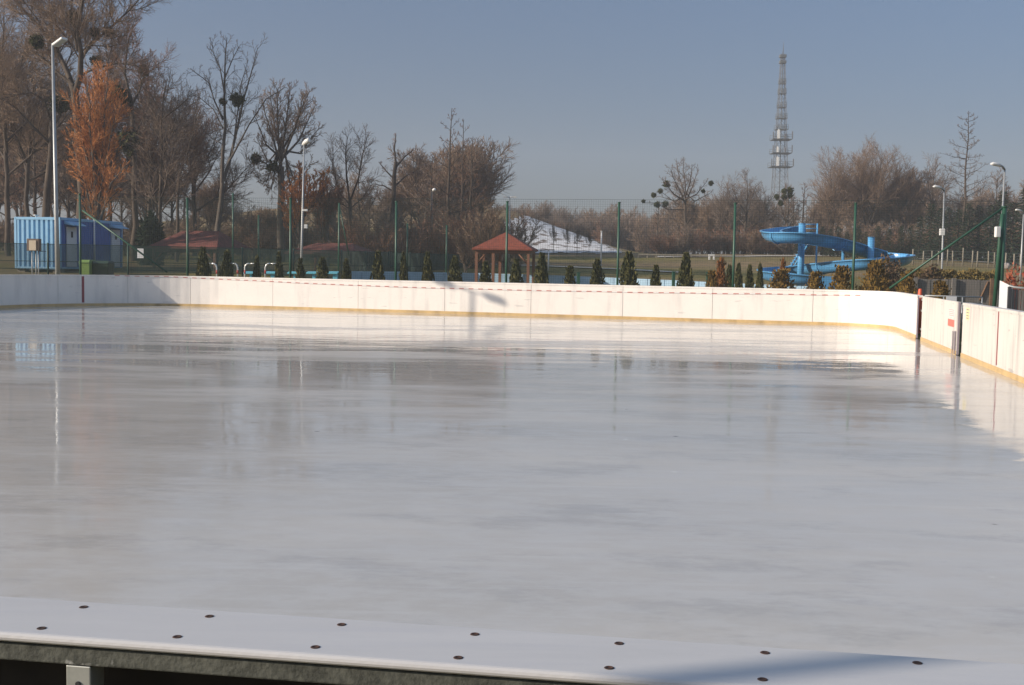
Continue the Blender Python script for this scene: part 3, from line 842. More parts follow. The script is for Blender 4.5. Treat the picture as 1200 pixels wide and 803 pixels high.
lamp('distant thin lamp post among the brown trees left of the middle gazebo', 505, 506, 224, 96, .075, 'ball')
lamp('pale lamp post with a white box halfway up, behind the grey board fence', 1104.5, 1106.5, 224, 56, .05, 'arm', ((1104,272,.22,.32),))
lamp('tall grey lamp post with an arched head just right of the green end post', 1170.5, 1177.5, 199, 44, .05, 'arm')
lamp('partly cut off lamp post at the right edge of the photo', 1196.5, 1199.5, 250, 74, .06, 'arm')
lamp('thin lamp post with twin heads rising behind the middle gazebo', 597, 597.5, 231, 76, .05, 'double')
g = gpt(704, 84); tp = at(705, 272, 84); mb = MB(); mb.tube([(g.x, g.y, g.z-.1), tp], [.07, .05], 8); mb.tube([tp, tp+Vector((0,0,.08))], .075, 8)
tag(mb.build('pole', M['lamp_white']), 'slim white pole on the field just right of the tall green post by the snow', 'pole')
g = gpt(642.5, 76); tp = at(643, 294, 76); mb = MB(); mb.tube([(g.x, g.y, g.z-.1), tp], [.05, .04], 8); mb.tube([tp, tp+Vector((0,0,.06))], .06, 8)
tag(mb.build('pole', M['lamp_white']), 'short thin white pole right of the middle gazebo below the snow', 'pole')
# lamp posts left of and behind the camera whose shadows fall on the boards and the cap
hd = Vector((math.cos(SUN_AZ), math.sin(SUN_AZ), -math.tan(SUN_EL)))
r_ = ray(554, 342); bp_ = isect(Vector((0,0,0)), Vector((r_.x, r_.y, 0)), FA, fd); bp_.z = EYE + r_.z*(bp_.y/r_.y)
lp = bp_ - hd*18.5
t = thing('street_lamp', 'tall floodlight post left of the frame whose shadow falls on the far boards', 'street lamp', (lp.x, lp.y, 0))
mb = MB(); mb.tube([(lp.x, lp.y, 0), lp], [.08, .05], 12); mb.build('pole', M['lamp_metal'], t)
Nw = Vector((-fd.y, fd.x, 0)); e_v = Nw*-.257 + fd*.277; eu = e_v.normalized()
mb = MB(); mb.tube([lp - e_v*1.15, lp + e_v*.7], .03, 6); mb.build('arm', M['lamp_metal'], t)
for c_, L_ in ((lp + e_v*1.2, .42), (lp - e_v*1.6, .42)):
    mb = MB(); mb.box(c_, (L_, .34, .17), ax=(eu, Vector((-eu.y, eu.x, 0)))); mb.build('lamp_head', M['lamp_white'], t, .04)
cpnt = ground(985, 777, CZ); lp = cpnt - hd*7.5
t = thing('street_lamp', 'thin lamp post behind the camera whose soft shadow crosses the near cap', 'street lamp', (lp.x, lp.y, 0))
mb = MB(); mb.tube([(lp.x, lp.y, 0), (lp.x, lp.y, 6.0)], [.04, .036], 12); mb.build('pole', M['lamp_metal'], t)
mb = MB(); mb.tube([(lp.x, lp.y, 6.0), (lp.x+.2, lp.y, 6.1), (lp.x+.5, lp.y, 6.12)], [.05,.09,.05], 8); mb.build('lamp_head', M['lamp_white'], t)

# ------------------------------------------------------------------ pool area
pw = thing('pool_wall', 'low pale blue panelled pool wall behind the row of thujas', 'wall', gpt(600, 62))
wp = [(405, 318, 58), (480, 318.5, 60), (560, 320, 62), (640, 322.5, 61), (720, 325.5, 59), (800, 329, 56), (880, 333, 53), (960, 336, 51)]
for (pa_, ya, da), (pb_, yb, db) in zip(wp, wp[1:]):
    a, b = at(pa_, ya, da), at(pb_, yb, db); n = 4
    mb = MB()
    for j in range(n):
        p, q = a.lerp(b, j/n), a.lerp(b, (j+.97)/n); tn = (q-p).normalized(); o_ = Vector((-tn.y, tn.x, 0))*.08
        mb.strip([(p.x,p.y),(q.x,q.y)], [(p.x+o_.x,p.y+o_.y),(q.x+o_.x,q.y+o_.y)], [gz(p.x,p.y)-.1, gz(q.x,q.y)-.1], [p.z, q.z])
    mb.build('panel', M['pool_blue'], pw)
sb_labels = ['leftmost aqua starting block beside the pool handrails', 'second aqua starting block, left of the pale lamp post',
             'third aqua starting block, just left of the lamp post foot', 'fourth aqua starting block between two thujas', 'rightmost aqua starting block beside the dark shelter']
for px, l in zip((293, 317.5, 344, 366, 390), sb_labels):
    d = 52; p = at(px, 322, d); g = Vector((p.x, d, gz(p.x, d)))
    t = thing('starting_block', l, 'starting block', g, 0, 'aqua starting blocks along the pool edge')
    zt = zat(px, 319.8, d)
    mb = MB(); mb.hexa([g+Vector((-.24,-.25,zt-g.z-.05)), g+Vector((.24,-.25,zt-g.z-.05)), g+Vector((.24,.25,zt-g.z)), g+Vector((-.24,.25,zt-g.z))],
                       [g+Vector((-.24,-.25,zt-g.z+.01)), g+Vector((.24,-.25,zt-g.z+.01)), g+Vector((.24,.25,zt-g.z+.06)), g+Vector((-.24,.25,zt-g.z+.06))])
    mb.build('platform', M['aqua'], t)
    mb = MB(); mb.box((g.x+.12, d, (g.z+zt-.06)/2), (.2, .3, zt-.06-g.z)); mb.build('pedestal', M['aqua'], t)
for (px, sgn, l) in ((254, -1, 'white handrail with a red band, first from the left behind the boards'), (278.5, -1, 'white handrail with a red band right of the second thuja'),
                     (287, 1, 'white handrail curving right, beside the first aqua block'), (311, 1, 'white handrail curving right, between two aqua blocks')):
    d = 47.5; p = at(px, 309, d); g = Vector((p.x, d, gz(p.x, d)))
    t = thing('pool_handrail', l, 'handrail', g, 0, 'curved pool handrails'); zt = p.z
    pts = [(g.x, d, g.z), (g.x, d, zt-.16), (g.x+sgn*.03, d, zt-.07), (g.x+sgn*.1, d, zt-.01), (g.x+sgn*.2, d, zt), (g.x+sgn*.5, d, zt+.01)]
    mb = MB(); mb.tube(pts[:5], .032, 8); mb.tube(pts[4:], .02, 8); mb.build('tube', M['rail_white'], t)
    mb = MB(); mb.tube([(g.x, d, zt-.42), (g.x, d, zt-.27)], .035, 8); mb.build('red_band', M['red'], t)
for px, py, l in ((678, 320, 'short green bollard post left of a thuja by the pool wall'), (789.5, 319, 'short green bollard post left of the tall dark thuja'), (829.5, 320, 'short green bollard post left of the golden thuja')):
    d = 50; p = at(px, py, d); z0 = gz(p.x, d)
    mb = MB(); mb.box((p.x, d, (z0+p.z)/2), (.13, .13, p.z-z0)); mb.box((p.x, d, p.z+.015), (.16, .16, .03))
    tag(mb.build('bollard', M['green_paint'], None, .01), l, 'bollard', 'short green posts by the pool')

# ------------------------------------------------------------------ water slide
SD = 56.0
def cat(P, n=10):
    out = []
    for i in range(len(P)-1):
        p0, p1, p2, p3 = P[max(i-1,0)], P[i], P[i+1], P[min(i+2, len(P)-1)]
        for k in range(n):
            t = k/n; out.append(.5*((2*p1) + (p2-p0)*t + (2*p0-5*p1+4*p2-p3)*t*t + (3*p1-p0-3*p2+p3)*t**3))
    out.append(P[-1]); return out
sk = [(944,271,1.9),(925,272,2.0),(908,275,1.3),(903,277,.2),(912,279,-1.0),(935,279.5,-1.6),(962,283,-1.2),(988,289,-.1),(1012,296,1.1),(1036,301.5,1.6),(1054,304,1.0),(1059,305.5,-.1),(1046,308,-1.3),(1020,310,-1.8),(995,312,-1.3),(965,315,.2),(940,317,1.4),(917,319,1.6),(902,321,.9),(900,323,-.3),(912,325.5,-1.4),(935,328,-1.9),(958,330,-1.9)]
sw = thing('water_slide', 'bright blue winding open water slide on round columns behind the far right boards', 'water slide', gpt(980, SD))
cl = cat([at(px, py, SD+dy) for px, py, dy in sk], 8)
HW, HD = .43, .46
prof = []
for k in range(9):
    a = PI + PI*k/8; prof.append((HW*math.cos(a), HD*math.sin(a)*.95 + 0))
outer = [(HW+.10, .02), (HW+.10, -.03), (HW+.03, -.03)] 
sect = [(-HW-.09, .03)] + [(-HW, .03)] + prof + [(HW, .03), (HW+.09, .03), (HW+.09, -.02), (HW+.03, -.02)] + [((HW+.03)*math.cos(2*PI - PI*k/8), (HD+.03)*math.sin(2*PI - PI*k/8)) for k in range(1, 8)] + [(-HW-.03, -.02), (-HW-.09, -.02)]
mb = MB(); ns = len(sect)
for i, p in enumerate(cl):
    T = (cl[min(i+1, len(cl)-1)] - cl[max(i-1, 0)]).normalized(); rgt = T.cross(Vector((0,0,1))).normalized(); upv = rgt.cross(T)
    for (q, z) in sect: mb.v.append(tuple(p + rgt*q + upv*(z + .24)))
for i in range(len(cl)-1):
    for j in range(ns):
        jj = (j+1) % ns; mb.face((i*ns+j, (i+1)*ns+j, (i+1)*ns+jj, i*ns+jj), 0, 2 <= j <= 9 or 14 <= j <= 21)
mb.face(tuple(range(ns))); mb.face(tuple((len(cl)-1)*ns + j for j in reversed(range(ns))))
mb.build('flume', M['slide'], sw)
for i in range(10, len(cl)-4, 22):    # joint flanges
    p = cl[i]; T = (cl[i+1] - cl[i-1]).normalized(); rgt = T.cross(Vector((0,0,1))).normalized(); upv = rgt.cross(T)
    mb = MB()
    for s_ in (-.03, .03):
        for k in range(9):
            a = PI + PI*k/8
            for rr in (.035, .075): mb.v.append(tuple(p + T*s_ + rgt*(HW+rr)*math.cos(a) + upv*((HD+rr)*math.sin(a) + .24)))
    for k in range(8):
        b_ = 18
        mb.face((2*k+1, 2*k+3, b_+2*k+3, b_+2*k+1)); mb.face((2*k, 2*k+1, 2*k+3, 2*k+2)); mb.face((b_+2*k, b_+2*k+2, b_+2*k+3, b_+2*k+1))
    mb.build('flange', M['slide_col'], sw)
def column(px, pyt, dy, rad, arms):
    p = at(px, pyt, SD+dy); z0 = gz(p.x, p.y)-.1
    mb = MB(); mb.tube([(p.x,p.y,z0),(p.x,p.y,p.z)], rad, 14); mb.tube([(p.x,p.y,p.z),(p.x,p.y,p.z+.03)], rad*1.1, 14); c = mb.build('column', M['slide_col'], sw)
    for tx, ty, tdy in arms:
        q = at(tx, ty, SD+tdy); mb = MB(); mb.tube([(p.x,p.y,q.z), q], .05, 6); mb.build('arm', M['slide_col'], c)
column(940, 262.5, .35, .16, ((921,283,1.2),(938,287,-1.3),(950,284,1.7)))
column(1021, 278.5, .35, .16, ((1008,294,.9),(1033,311,1.3),(1021,320,-1.6)))
column(988, 296, .2, .07, ())
# stair tower behind the top of the slide
mb = MB(); p = at(950, 281, SD+2.4); mb.box(p, (1.1, 1.3, .1)); mb.build('platform', M['slide_col'], sw)
for px, dy in ((942,1.9),(958,1.9),(942,3.0),(958,3.0)):
    p = at(px, 262, SD+dy); z0 = gz(p.x, p.y)-.1; mb = MB(); mb.tube([(p.x,p.y,z0),(p.x,p.y,p.z)], .045, 8); mb.build('post', M['slide_col'], sw)
for dy in (1.9, 3.0):
    mb = MB()
    for py in (263, 268, 273): a, b = at(942, py, SD+dy), at(958, py, SD+dy); mb.tube([a, b], .028, 6)
    mb.build('railing', M['slide_col'], sw)
mb = MB()
a, b = at(948, 282, SD+3.1), at(925, 318, SD+3.6)
for k in range(12): c = a.lerp(b, k/11); mb.box(c, (.28, .7, .04))
for s_ in (-.37, .37): mb.tube([a+Vector((0,s_,0)), b+Vector((0,s_,0))], .05, 6)
mb.build('stairs', M['slide_col'], sw)
mb = MB(); a = at(968, 335, SD-1.9); zt = zat(968, 324, SD-1.9); W_ = .42
mb.hexa([Vector((a.x-W_,a.y-.6,.3)),Vector((a.x+W_,a.y-.6,.3)),Vector((a.x+W_,a.y+.6,.3)),Vector((a.x-W_,a.y+.6,.3))],
        [Vector((a.x-W_,a.y-.6,zt)),Vector((a.x+W_,a.y-.6,zt)),Vector((a.x+W_*.5,a.y+.6,zt)),Vector((a.x-W_,a.y+.6,zt))]); mb.build('run_out', M['slide_col'], sw)

# ------------------------------------------------------------------ lattice tower
TD = 270.0
tb = at(914, 300, TD); tb.z = gz(tb.x, TD); tw = thing('radio_tower', 'slender grey lattice radio tower with stacked platforms and white antennas above the right wood', 'tower', tb)
ztop = zat(917.5, 64, TD); zb = tb.z
def tc(z):  # centre and half width
    f = (z - zb)/(ztop - zb); x = xat(913.5, TD, 235) + (xat(917.5, TD, 64) - xat(913.5, TD, 235))*max(0, (z - zat(914,235,TD)))/(ztop - zat(914,235,TD))
    hw = 1.95*(1-f)**1.1 + .40; return x, hw
legs = []
for sx, sy in ((-1,-1),(1,-1),(1,1),(-1,1)):
    mb = MB(); pts = []
    for k in range(9):
        z = zb + (ztop-zb)*k/8; x, hw = tc(z); pts.append((x+sx*hw, TD+sy*hw, z))
    mb.tube(pts, [.085-.004*k for k in range(9)], 6); mb.build('leg', M['tower'], tw)
mb = MB(); n = 22; zs = [zb + (ztop-zb)*(1-(1-k/n)**1.2) for k in range(n+1)]
C4 = ((-1,-1),(1,-1),(1,1),(-1,1))
for k in range(n):
    xa, ha = tc(zs[k]); xb, hb = tc(zs[k+1])
    for i in range(4):
        a, b = C4[i], C4[(i+1) % 4]
        A1, B1 = Vector((xa+a[0]*ha, TD+a[1]*ha, zs[k])), Vector((xa+b[0]*ha, TD+b[1]*ha, zs[k]))
        A2, B2 = Vector((xb+a[0]*hb, TD+a[1]*hb, zs[k+1])), Vector((xb+b[0]*hb, TD+b[1]*hb, zs[k+1]))
        mb.tube([A1, B2], .03, 4); mb.tube([B1, A2], .03, 4); mb.tube([A2, B2], .03, 4)
mb.build('lattice', M['tower'], tw)
x0, _ = tc(zb); x1, _ = tc(ztop)
mb = MB(); mb.tube([(x0, TD, zb), (x1, TD, ztop)], [.13, .1], 6); mb.build('cable_ladder', M['tower_platform'], tw)
for py, wpx in ((196,25),(180,22),(164,22),(152,14),(139,12),(126,9),(110,5),(98,5)):
    z = zat(915, py, TD); x, hw = tc(z); W_ = max(wpx/F*TD, hw*2+.3)
    mb = MB(); mb.box((x, TD, z), (W_, W_*.8, .18))
    for s_ in (-1, 1):
        for zz_ in (.55, 1.1): mb.tube([(x-W_/2, TD+s_*W_*.4, z+zz_), (x+W_/2, TD+s_*W_*.4, z+zz_)], .04, 4)
        for q in range(5): xx = x-W_/2+W_*q/4; mb.tube([(xx, TD+s_*W_*.4, z), (xx, TD+s_*W_*.4, z+1.1)], .04, 4)
    mb.build('platform', M['tower_platform'], tw)
    if wpx > 20:
        for sx, hh, ww in ((-.22, 2.0, .5) if py != 180 else (-.25, 1.2, .4), (.5, 1.6, .2), (-.5, 1.5, .18), (.14, 1.1, .25)):
            mb = MB(); c = Vector((x+sx*W_, TD-W_*.42, z+hh/2+.1))
            mb.box(c, (ww, .25, hh)); mb.tube([c-Vector((0,-.2,hh/2+.1)), c+Vector((0,.2,hh/2+.2))], .06, 6); mb.build('antenna', M['antenna'] if -.3 < sx < 0 else M['tower'], tw)
mb = MB(); mb.tube([(x1, TD, ztop), (x1+.1, TD, zat(918.5, 49, TD))], [.12, .03], 6); mb.build('mast', M['tower'], tw)
for py in (66, 73):
    z = zat(918, py, TD); mb = MB(); mb.box((x1, TD, z), (1.5, 1.3, .7)); mb.build('antenna', M['tower_platform'], tw, .1)

# ------------------------------------------------------------------ field furniture on the right
d = 103; a, b = gpt(748, d), gpt(872, d); fr = thing('field_rail', 'long low rail with maroon boards across the far field', 'rail fence', (a+b)/2)
za = zat(800, 299, d)
mb = MB(); mb.box(((a.x+b.x)/2, d, za), ((b.x-a.x), .1, .13)); mb.build('top_rail', M['palewood'], fr)
mb = MB(); n = 12
for k in range(n):
    p = a.lerp(b, (k+.5)/n); mb.box((p.x, d+.08, (gz(p.x,d)+.15+za-.12)/2), ((b.x-a.x)/n-.06, .04, za-.27-gz(p.x,d)))
mb.build('boards', M['maroon'], fr)
for k in range(13):
    p = a.lerp(b, k/12); mb = MB(); mb.box((p.x, d+.02, (gz(p.x,d)+za)/2-.1), (.09, .09, za-gz(p.x,d))); mb.build('post', M['palewood'], fr)
d = 98; gl = thing('goal', 'small white goal frame on the field left of the golden thuja', 'goal', gpt(834, d))
for px in (831.3, 836.5):
    p = at(px, 299.5, d); mb = MB(); mb.box((p.x, d, (gz(p.x,d)+p.z)/2), (.14, .14, p.z-gz(p.x,d))); mb.build('post', M['lamp_white'], gl)
a, b = at(830.3, 299, d), at(837.5, 299, d); mb = MB(); mb.box((a+b)/2, (b.x-a.x, .14, .12)); mb.build('crossbar', M['lamp_white'], gl)

d = 92; a, b = gpt(1070, d), gpt(1215, d)
pf = thing('post_fence', 'distant wire fence on pale wooden posts at the edge of the right wood', 'fence', (a+b)/2)
random.seed(9)
n = 15
for k in range(n+1):
    p = a.lerp(b, k/n); p.x += random.uniform(-.2,.2); z0 = gz(p.x, d); h = random.uniform(1.1, 1.5)
    mb = MB(); mb.tube([(p.x, d, z0-.1), (p.x+random.uniform(-.04,.04), d, z0+h)], .055, 6); mb.build('post', M['palewood'], pf)
mb = MB()
for j in range(5): wire(mb, (a.x, d, gz(a.x,d)+.2+j*.24), (b.x, d, gz(b.x,d)+.2+j*.24), .008)
mb.build('wire', M['steel'], pf)

def blob_rock(c, r, seed, m, label):
    random.seed(seed); mb = MB(); nu, nv = 14, 8
    ph = [random.uniform(0, 6) for _ in range(4)]
    for j in range(nv+1):
        v = PI*j/nv
        for i in range(nu):
            u = 2*PI*i/nu; k = 1 + .14*math.sin(2*u+ph[0])*math.sin(v) + .1*math.sin(3*u+ph[1]+v*2) + .06*math.sin(5*v+ph[2])
            mb.v.append((c.x + r*k*math.sin(v)*math.cos(u), c.y + r*k*math.sin(v)*math.sin(u)*.9, c.z + r*.85*k*math.cos(v)))
    for j in range(nv):
        for i in range(nu): mb.face((j*nu+i, (j+1)*nu+i, (j+1)*nu+(i+1)%nu, j*nu+(i+1)%nu), 0, True)
    tag(mb.build('boulder', m), label, 'boulder')
g = gpt(1178.5, 90); blob_rock(g + Vector((0,0,.2)), .3, 4, M['stone'], 'pale pinkish boulder beside the right lamp post at the field edge')

# grey board fence, gate, barrier rail on the right
d = 47.0; a, b = at(1073, 327, d), at(1163, 327, d)
gf = thing('board_fence', 'weathered grey board fence below the brown hedge behind the gate', 'fence', ((a.x+b.x)/2, d, 0))
n = 26
mb = MB()
for k in range(n):
    x0_, x1_ = a.x+(b.x-a.x)*k/n, a.x+(b.x-a.x)*(k+.94)/n; zt = a.z + random.uniform(-.02,.02)
    mb.box(((x0_+x1_)/2, d+random.uniform(-.01,.01), zt/2), (x1_-x0_, .03, zt))
mb.build('boards', M['greywood'], gf)
for px in (1073, 1118, 1163):
    p = at(px, 327, d-.1); mb = MB(); mb.box((p.x, p.y, a.z/2+.03), (.16, .1, a.z+.06)); mb.build('post', M['rustpost'] if px > 1150 else M['greywood'], gf)
p = at(1158, 330, d-.06); q = at(1148, 352, d-.06); mb = MB(); mb.tube([p, q], .04, 4); mb.build('brace', M['rustpost'], gf)
d = 32; a = at(1172, 336, d); b = at(1181, 336, d)
wp_ = thing('white_panel', 'white upright panel beside the thick green corner post', 'panel', ((a.x+b.x)/2, d, 0))
mb = MB(); lo = [Vector((a.x,d,0)),Vector((b.x,d-.2,0)),Vector((b.x,d-.16,0)),Vector((a.x,d+.04,0))]
mb.hexa(lo, [lo[0]+Vector((0,0,zat(1172,329,d))), lo[1]+Vector((0,0,zat(1181,335,d))), lo[2]+Vector((0,0,zat(1181,335,d))), lo[3]+Vector((0,0,zat(1172,329,d)))]); mb.build('sheet', M['white_door'], wp_)
mb = MB(); mb.box((b.x+.02, d-.18, .7), (.05, .08, 1.36)); mb.build('frame', M['lamp_metal'], wp_)
d = 30; a, b = at(1183, 336, d), at(1225, 341, d)
sf = thing('slat_fence', 'brown grey vertical slat fence at the right edge beyond the boards', 'fence', ((a.x+b.x)/2, d, 0))
mb = MB(); n = 12
for k in range(n):
    p = a.lerp(b, (k+.5)/n); mb.box((p.x, p.y, (p.z-.05)/2), ((b.x-a.x)/n-.02, .03, p.z-.05))
mb.build('slats', M['greywood'], sf)
mb = MB(); mb.tube([a, b], .03, 6); mb.build('top_rail', M['lamp_metal'], sf)
for q in (a, b): mb = MB(); mb.box((q.x-.02, q.y-.05, q.z/2), (.07, .06, q.z)); mb.build('post', M['darkmetal'], sf)
d = 29; ba = thing('metal_barrier', 'thin pale metal crowd barrier standing behind the white gate panel', 'barrier', gpt(1110, d))
def tb_(p, q, r_=.018): mb = MB(); mb.tube([p, q], r_, 6); return mb
for pa_, pb_ in (((1084,346.5),(1151,348.5)), ((1084,354),(1151,356))):
    tb_(at(*pa_, d), at(*pb_, d), .02).build('rail', M['lamp_metal'], ba)
for px, y in ((1084,346.5),(1106,347.2),(1128,348),(1151,348.5)):
    p = at(px, y, d); tb_(p, (p.x, p.y, 0)).build('post', M['lamp_metal'], ba)
p = at(1115, 350.5, d-.05); mb = MB(); mb.box(p, (.26, .012, .13)); mb.build('plate', M['paper'], ba)
d = 32; p = at(1078.5, 338.5, d)
oc = thing('safety_cone', 'orange red plastic cone on the dark gap beside the gate', 'cone', (p.x, d, 0))
mb = MB(); mb.tube([(p.x,d,.04),(p.x,d,.7),(p.x,d,p.z-.02),(p.x,d,p.z)], [.13,.10,.05,.04], 14); mb.build('cone', M['orange_red'], oc)
mb = MB(); mb.box((p.x,d,.02), (.3,.3,.04)); mb.build('base', M['orange_red'], oc)
# ------------------------------------------------------------------ vegetation: generators
rnd = random.Random(11)
def perp(t, az):
    ref = Vector((0,0,1)) if abs(t.z) < .92 else Vector((1,0,0))
    u = t.cross(ref).normalized(); w_ = t.cross(u)
    return u*math.cos(az) + w_*math.sin(az)
def limb(p, d, L, n, wob, upb, rg):
    pts = [p.copy()]; d = d.normalized()
    for i in range(n):
        d = (d + Vector((rg.gauss(0,wob), rg.gauss(0,wob), rg.gauss(0,wob) + upb))).normalized()
        pts.append(pts[-1] + d*(L/n))
    return pts
def fast_tube(mb, pts, r0, r1, sides):
    k = len(pts); n0 = len(mb.v); V = mb.v
    t = (pts[-1] - pts[0]).normalized(); u = perp(t, 0); w_ = t.cross(u)
    cs = [(math.cos(2*PI*j/sides), math.sin(2*PI*j/sides)) for j in range(sides)]
    for i in range(k):
        r = r0 + (r1-r0)*i/(k-1); p = pts[i]
        for c, s_ in cs: V.append((p.x+(u.x*c+w_.x*s_)*r, p.y+(u.y*c+w_.y*s_)*r, p.z+(u.z*c+w_.z*s_)*r))
    sm = sides > 3
    for i in range(k-1):
        for j in range(sides):
            a, b = n0+i*sides+j, n0+i*sides+(j+1) % sides; mb.face((a, b, b+sides, a+sides), 0, sm)
def lerp_pts(pts, t):
    f = t*(len(pts)-1); i = min(int(f), len(pts)-2); return pts[i].lerp(pts[i+1], f-i), (pts[i+1]-pts[i]).normalized()
class Spec:
    def __init__(s, **k):
        s.n = (11, 8, 6); s.ang = (44, 40, 36); s.ratio = (.56, .58, .62); s.up = (.11, .07, .04); s.wob = .15
        s.t0 = (.22, .15, .1); s.tw = .009; s.rk = .42; s.maxL = 4.0; s.droop = 0
        for a, b in k.items(): setattr(s, a, b)
def grow(T, C, pts, r0, r1, lev, S, rg, L):
    """children along one branch; levels 0,1 go to the trunk mesh T, finer ones to the crown mesh C"""
    n = S.n[lev]; t0 = S.t0[lev]
    n = max(3, int(n*(1.15, 1.35, 1.35)[lev]*min(1.5, max(.5, L/(3.0, 1.7, .9)[lev]))))
    az = rg.uniform(0, 6.28)
    for i in range(n):
        t = t0 + (1-t0)*(i + rg.random())/n; t = min(t, .99)
        p, tan = lerp_pts(pts, t); az += 2.4 + rg.uniform(-.5,.5)
        a = R(S.ang[lev]*rg.uniform(.7,1.25))
        d = tan*math.cos(a) + perp(tan, az)*math.sin(a)
        cL = min(S.maxL, L*S.ratio[lev]*(1.1 - .55*t)*rg.uniform(.65,1.25))
        rp = r0 + (r1-r0)*t
        if lev == 2:
            q = limb(p, d, cL, 2, S.wob, S.up[2] - S.droop, rg); fast_tube(C, q, S.tw*1.15, S.tw*.45, 3)
        else:
            cr = min(rp*.7, max(S.tw*1.25, S.rk*cL*.030 + .004))
            q = limb(p, d, cL, 4 if lev == 0 else 3, S.wob, S.up[lev] - S.droop*.6, rg)
            fast_tube(T if lev == 0 else C, q, cr, max(S.tw, cr*.35), 5 if lev == 0 else 4)
            grow(T, C, q, cr, max(S.tw, cr*.35), lev+1, S, rg, cL)
def mistle(mb, c, r, rg, n=70):
    r *= .75
    for k in range(n):
        d = Vector((rg.gauss(0,1), rg.gauss(0,1), rg.gauss(0,1))).normalized()
        e = c + d*r*rg.uniform(.75,1.1); q = c + d*r*.15
        fast_tube(mb, [q, q.lerp(e, .6) + Vector((rg.gauss(0,.1), rg.gauss(0,.1), rg.gauss(0,.1)))*r, e], r*.03, r*.02, 3)
        for m_ in range(7):
            b = q.lerp(e, rg.uniform(.35,1)) + Vector((rg.gauss(0,.12), rg.gauss(0,.12), rg.gauss(0,.12)))*r
            t = Vector((rg.gauss(0,1), rg.gauss(0,1), rg.gauss(0,1))).normalized(); u = perp(t, rg.uniform(0,6.28))
            l, w_ = r*.24, r*.09; mb.quad(b - t*l - u*w_, b - t*l*.2 + u*w_*1.2, b + t*l + u*w_*.3, b + t*l*.2 - u*w_)
def build_tree(name, label, cat_, base, limbs, S, bark, twig, seed, group=None, mist=(), extra=None):
    """limbs: list of (points, r0, r1, grows)"""
    rg = random.Random(seed); t = thing(name, label, cat_, base, 0, group)
    T, C = MB(), MB()
    S.tw *= .52
    for pts, r0, r1, g in limbs:
        sm = [pts[0]]
        for a, b in zip(pts, pts[1:]): # subdivide with a little wobble
            L = (b-a).length; n = max(1, int(L/1.1))
            for k in range(1, n+1):
                q = a.lerp(b, k/n)
                if k < n: q = q + Vector((rg.gauss(0,.05), rg.gauss(0,.05), 0))*min(1, L)
                sm.append(q)
        fast_tube(T, sm, r0*.62, max(.012, r1*.55), 9)
        if g: grow(T, C, sm, r0*.62, max(.012, r1*.55), 0, S, rg, sum((b-a).length for a, b in zip(sm, sm[1:]))*g)
    T.build('trunk', bark, t); C.build('crown', twig, t)
    for c, r in mist:
        mb = MB(); mistle(mb, c, r, rg); mb.build('mistletoe', M['mistletoe'], t)
    return t
def auto_limbs(base, H, r, rg, form='round', lean=0):
    """trunk and main limbs of a free standing tree, local units in metres"""
    out = []
    if form == 'upright':      # several steep stems
        fork = H*rg.uniform(.12,.25); top = base + Vector((lean*.2, 0, fork)); out.append(([base - Vector((0,0,.3)), top], r, r*.85, 0))
        for k in range(rg.randint(5,7)):
            az = k*2.4 + rg.uniform(-.4,.4); sp = rg.uniform(.08,.30)*H*.55
            e = base + Vector((math.cos(az)*sp + lean, math.sin(az)*sp, H*rg.uniform(.72,.98)))
            m_ = top.lerp(e, .45) + Vector((math.cos(az)*sp*.22, math.sin(az)*sp*.22, 0)); out.append(([top, m_, e], r*.5, .03, .75))
    elif form == 'round':
        fork = H*rg.uniform(.26,.36); top = base + Vector((lean*.3, 0, fork))
        out.append(([base - Vector((0,0,.3)), top], r, r*.8, 0))
        e = base + Vector((lean, 0, H)); out.append(([top, top.lerp(e, .5) + Vector((rg.gauss(0,.2),0,0)), e], r*.75, .03, .62))
        n = rg.randint(6,8)
        for k in range(n):
            az = k*2.4 + rg.uniform(-.3,.3); f = k/n; z0 = fork + (H-fork)*f*.45; el = R(35 + 30*f + rg.uniform(-6,6)); L = (H-fork)*(.72 - .25*f)*rg.uniform(.85,1.1)
            s0 = base + Vector((lean*(.3+.5*f*.45), 0, z0)); d = Vector((math.cos(az)*math.cos(el), math.sin(az)*math.cos(el), math.sin(el)))
            m_ = s0 + d*L*.5; e = m_ + (d + Vector((0,0,.35))).normalized()*L*.5; out.append(([s0, m_, e], r*.42, .025, .75))
    else:                      # 'spire': single stem with many short side limbs
        e = base + Vector((lean, 0, H)); out.append(([base - Vector((0,0,.3)), base.lerp(e,.5) + Vector((rg.gauss(0,.1),0,0)), e], r, .03, 0))
        n = int(H*2.2)
        for k in range(n):
            f = .2 + .78*(k+rg.random())/n; az = k*2.4 + rg.uniform(-.4,.4); L = H*.26*(1.05-f)**.7*rg.uniform(.7,1.15); el = R(rg.uniform(0,25) + 35*f)
            s0 = base.lerp(e, f); d = Vector((math.cos(az)*math.cos(el), math.sin(az)*math.cos(el), math.sin(el))); out.append(([s0, s0 + d*L], max(.02, r*.3*(1-f)+.012), .014, .8))
    return out
def P_(px, py, d): return at(px, py, d)
def skel(d, lst, rg, dep=1.0):
    out = []
    for pts, r0, r1, g in lst:
        q = []; off0 = rg.uniform(-1,1)*dep
        for i, p in enumerate(pts):
            f = i/(len(pts)-1)
            o = p[2] if len(p) > 2 else off0*2.2*f
            q.append(P_(p[0], p[1], d + o))
        out.append((q, r0, r1, g))
    return out

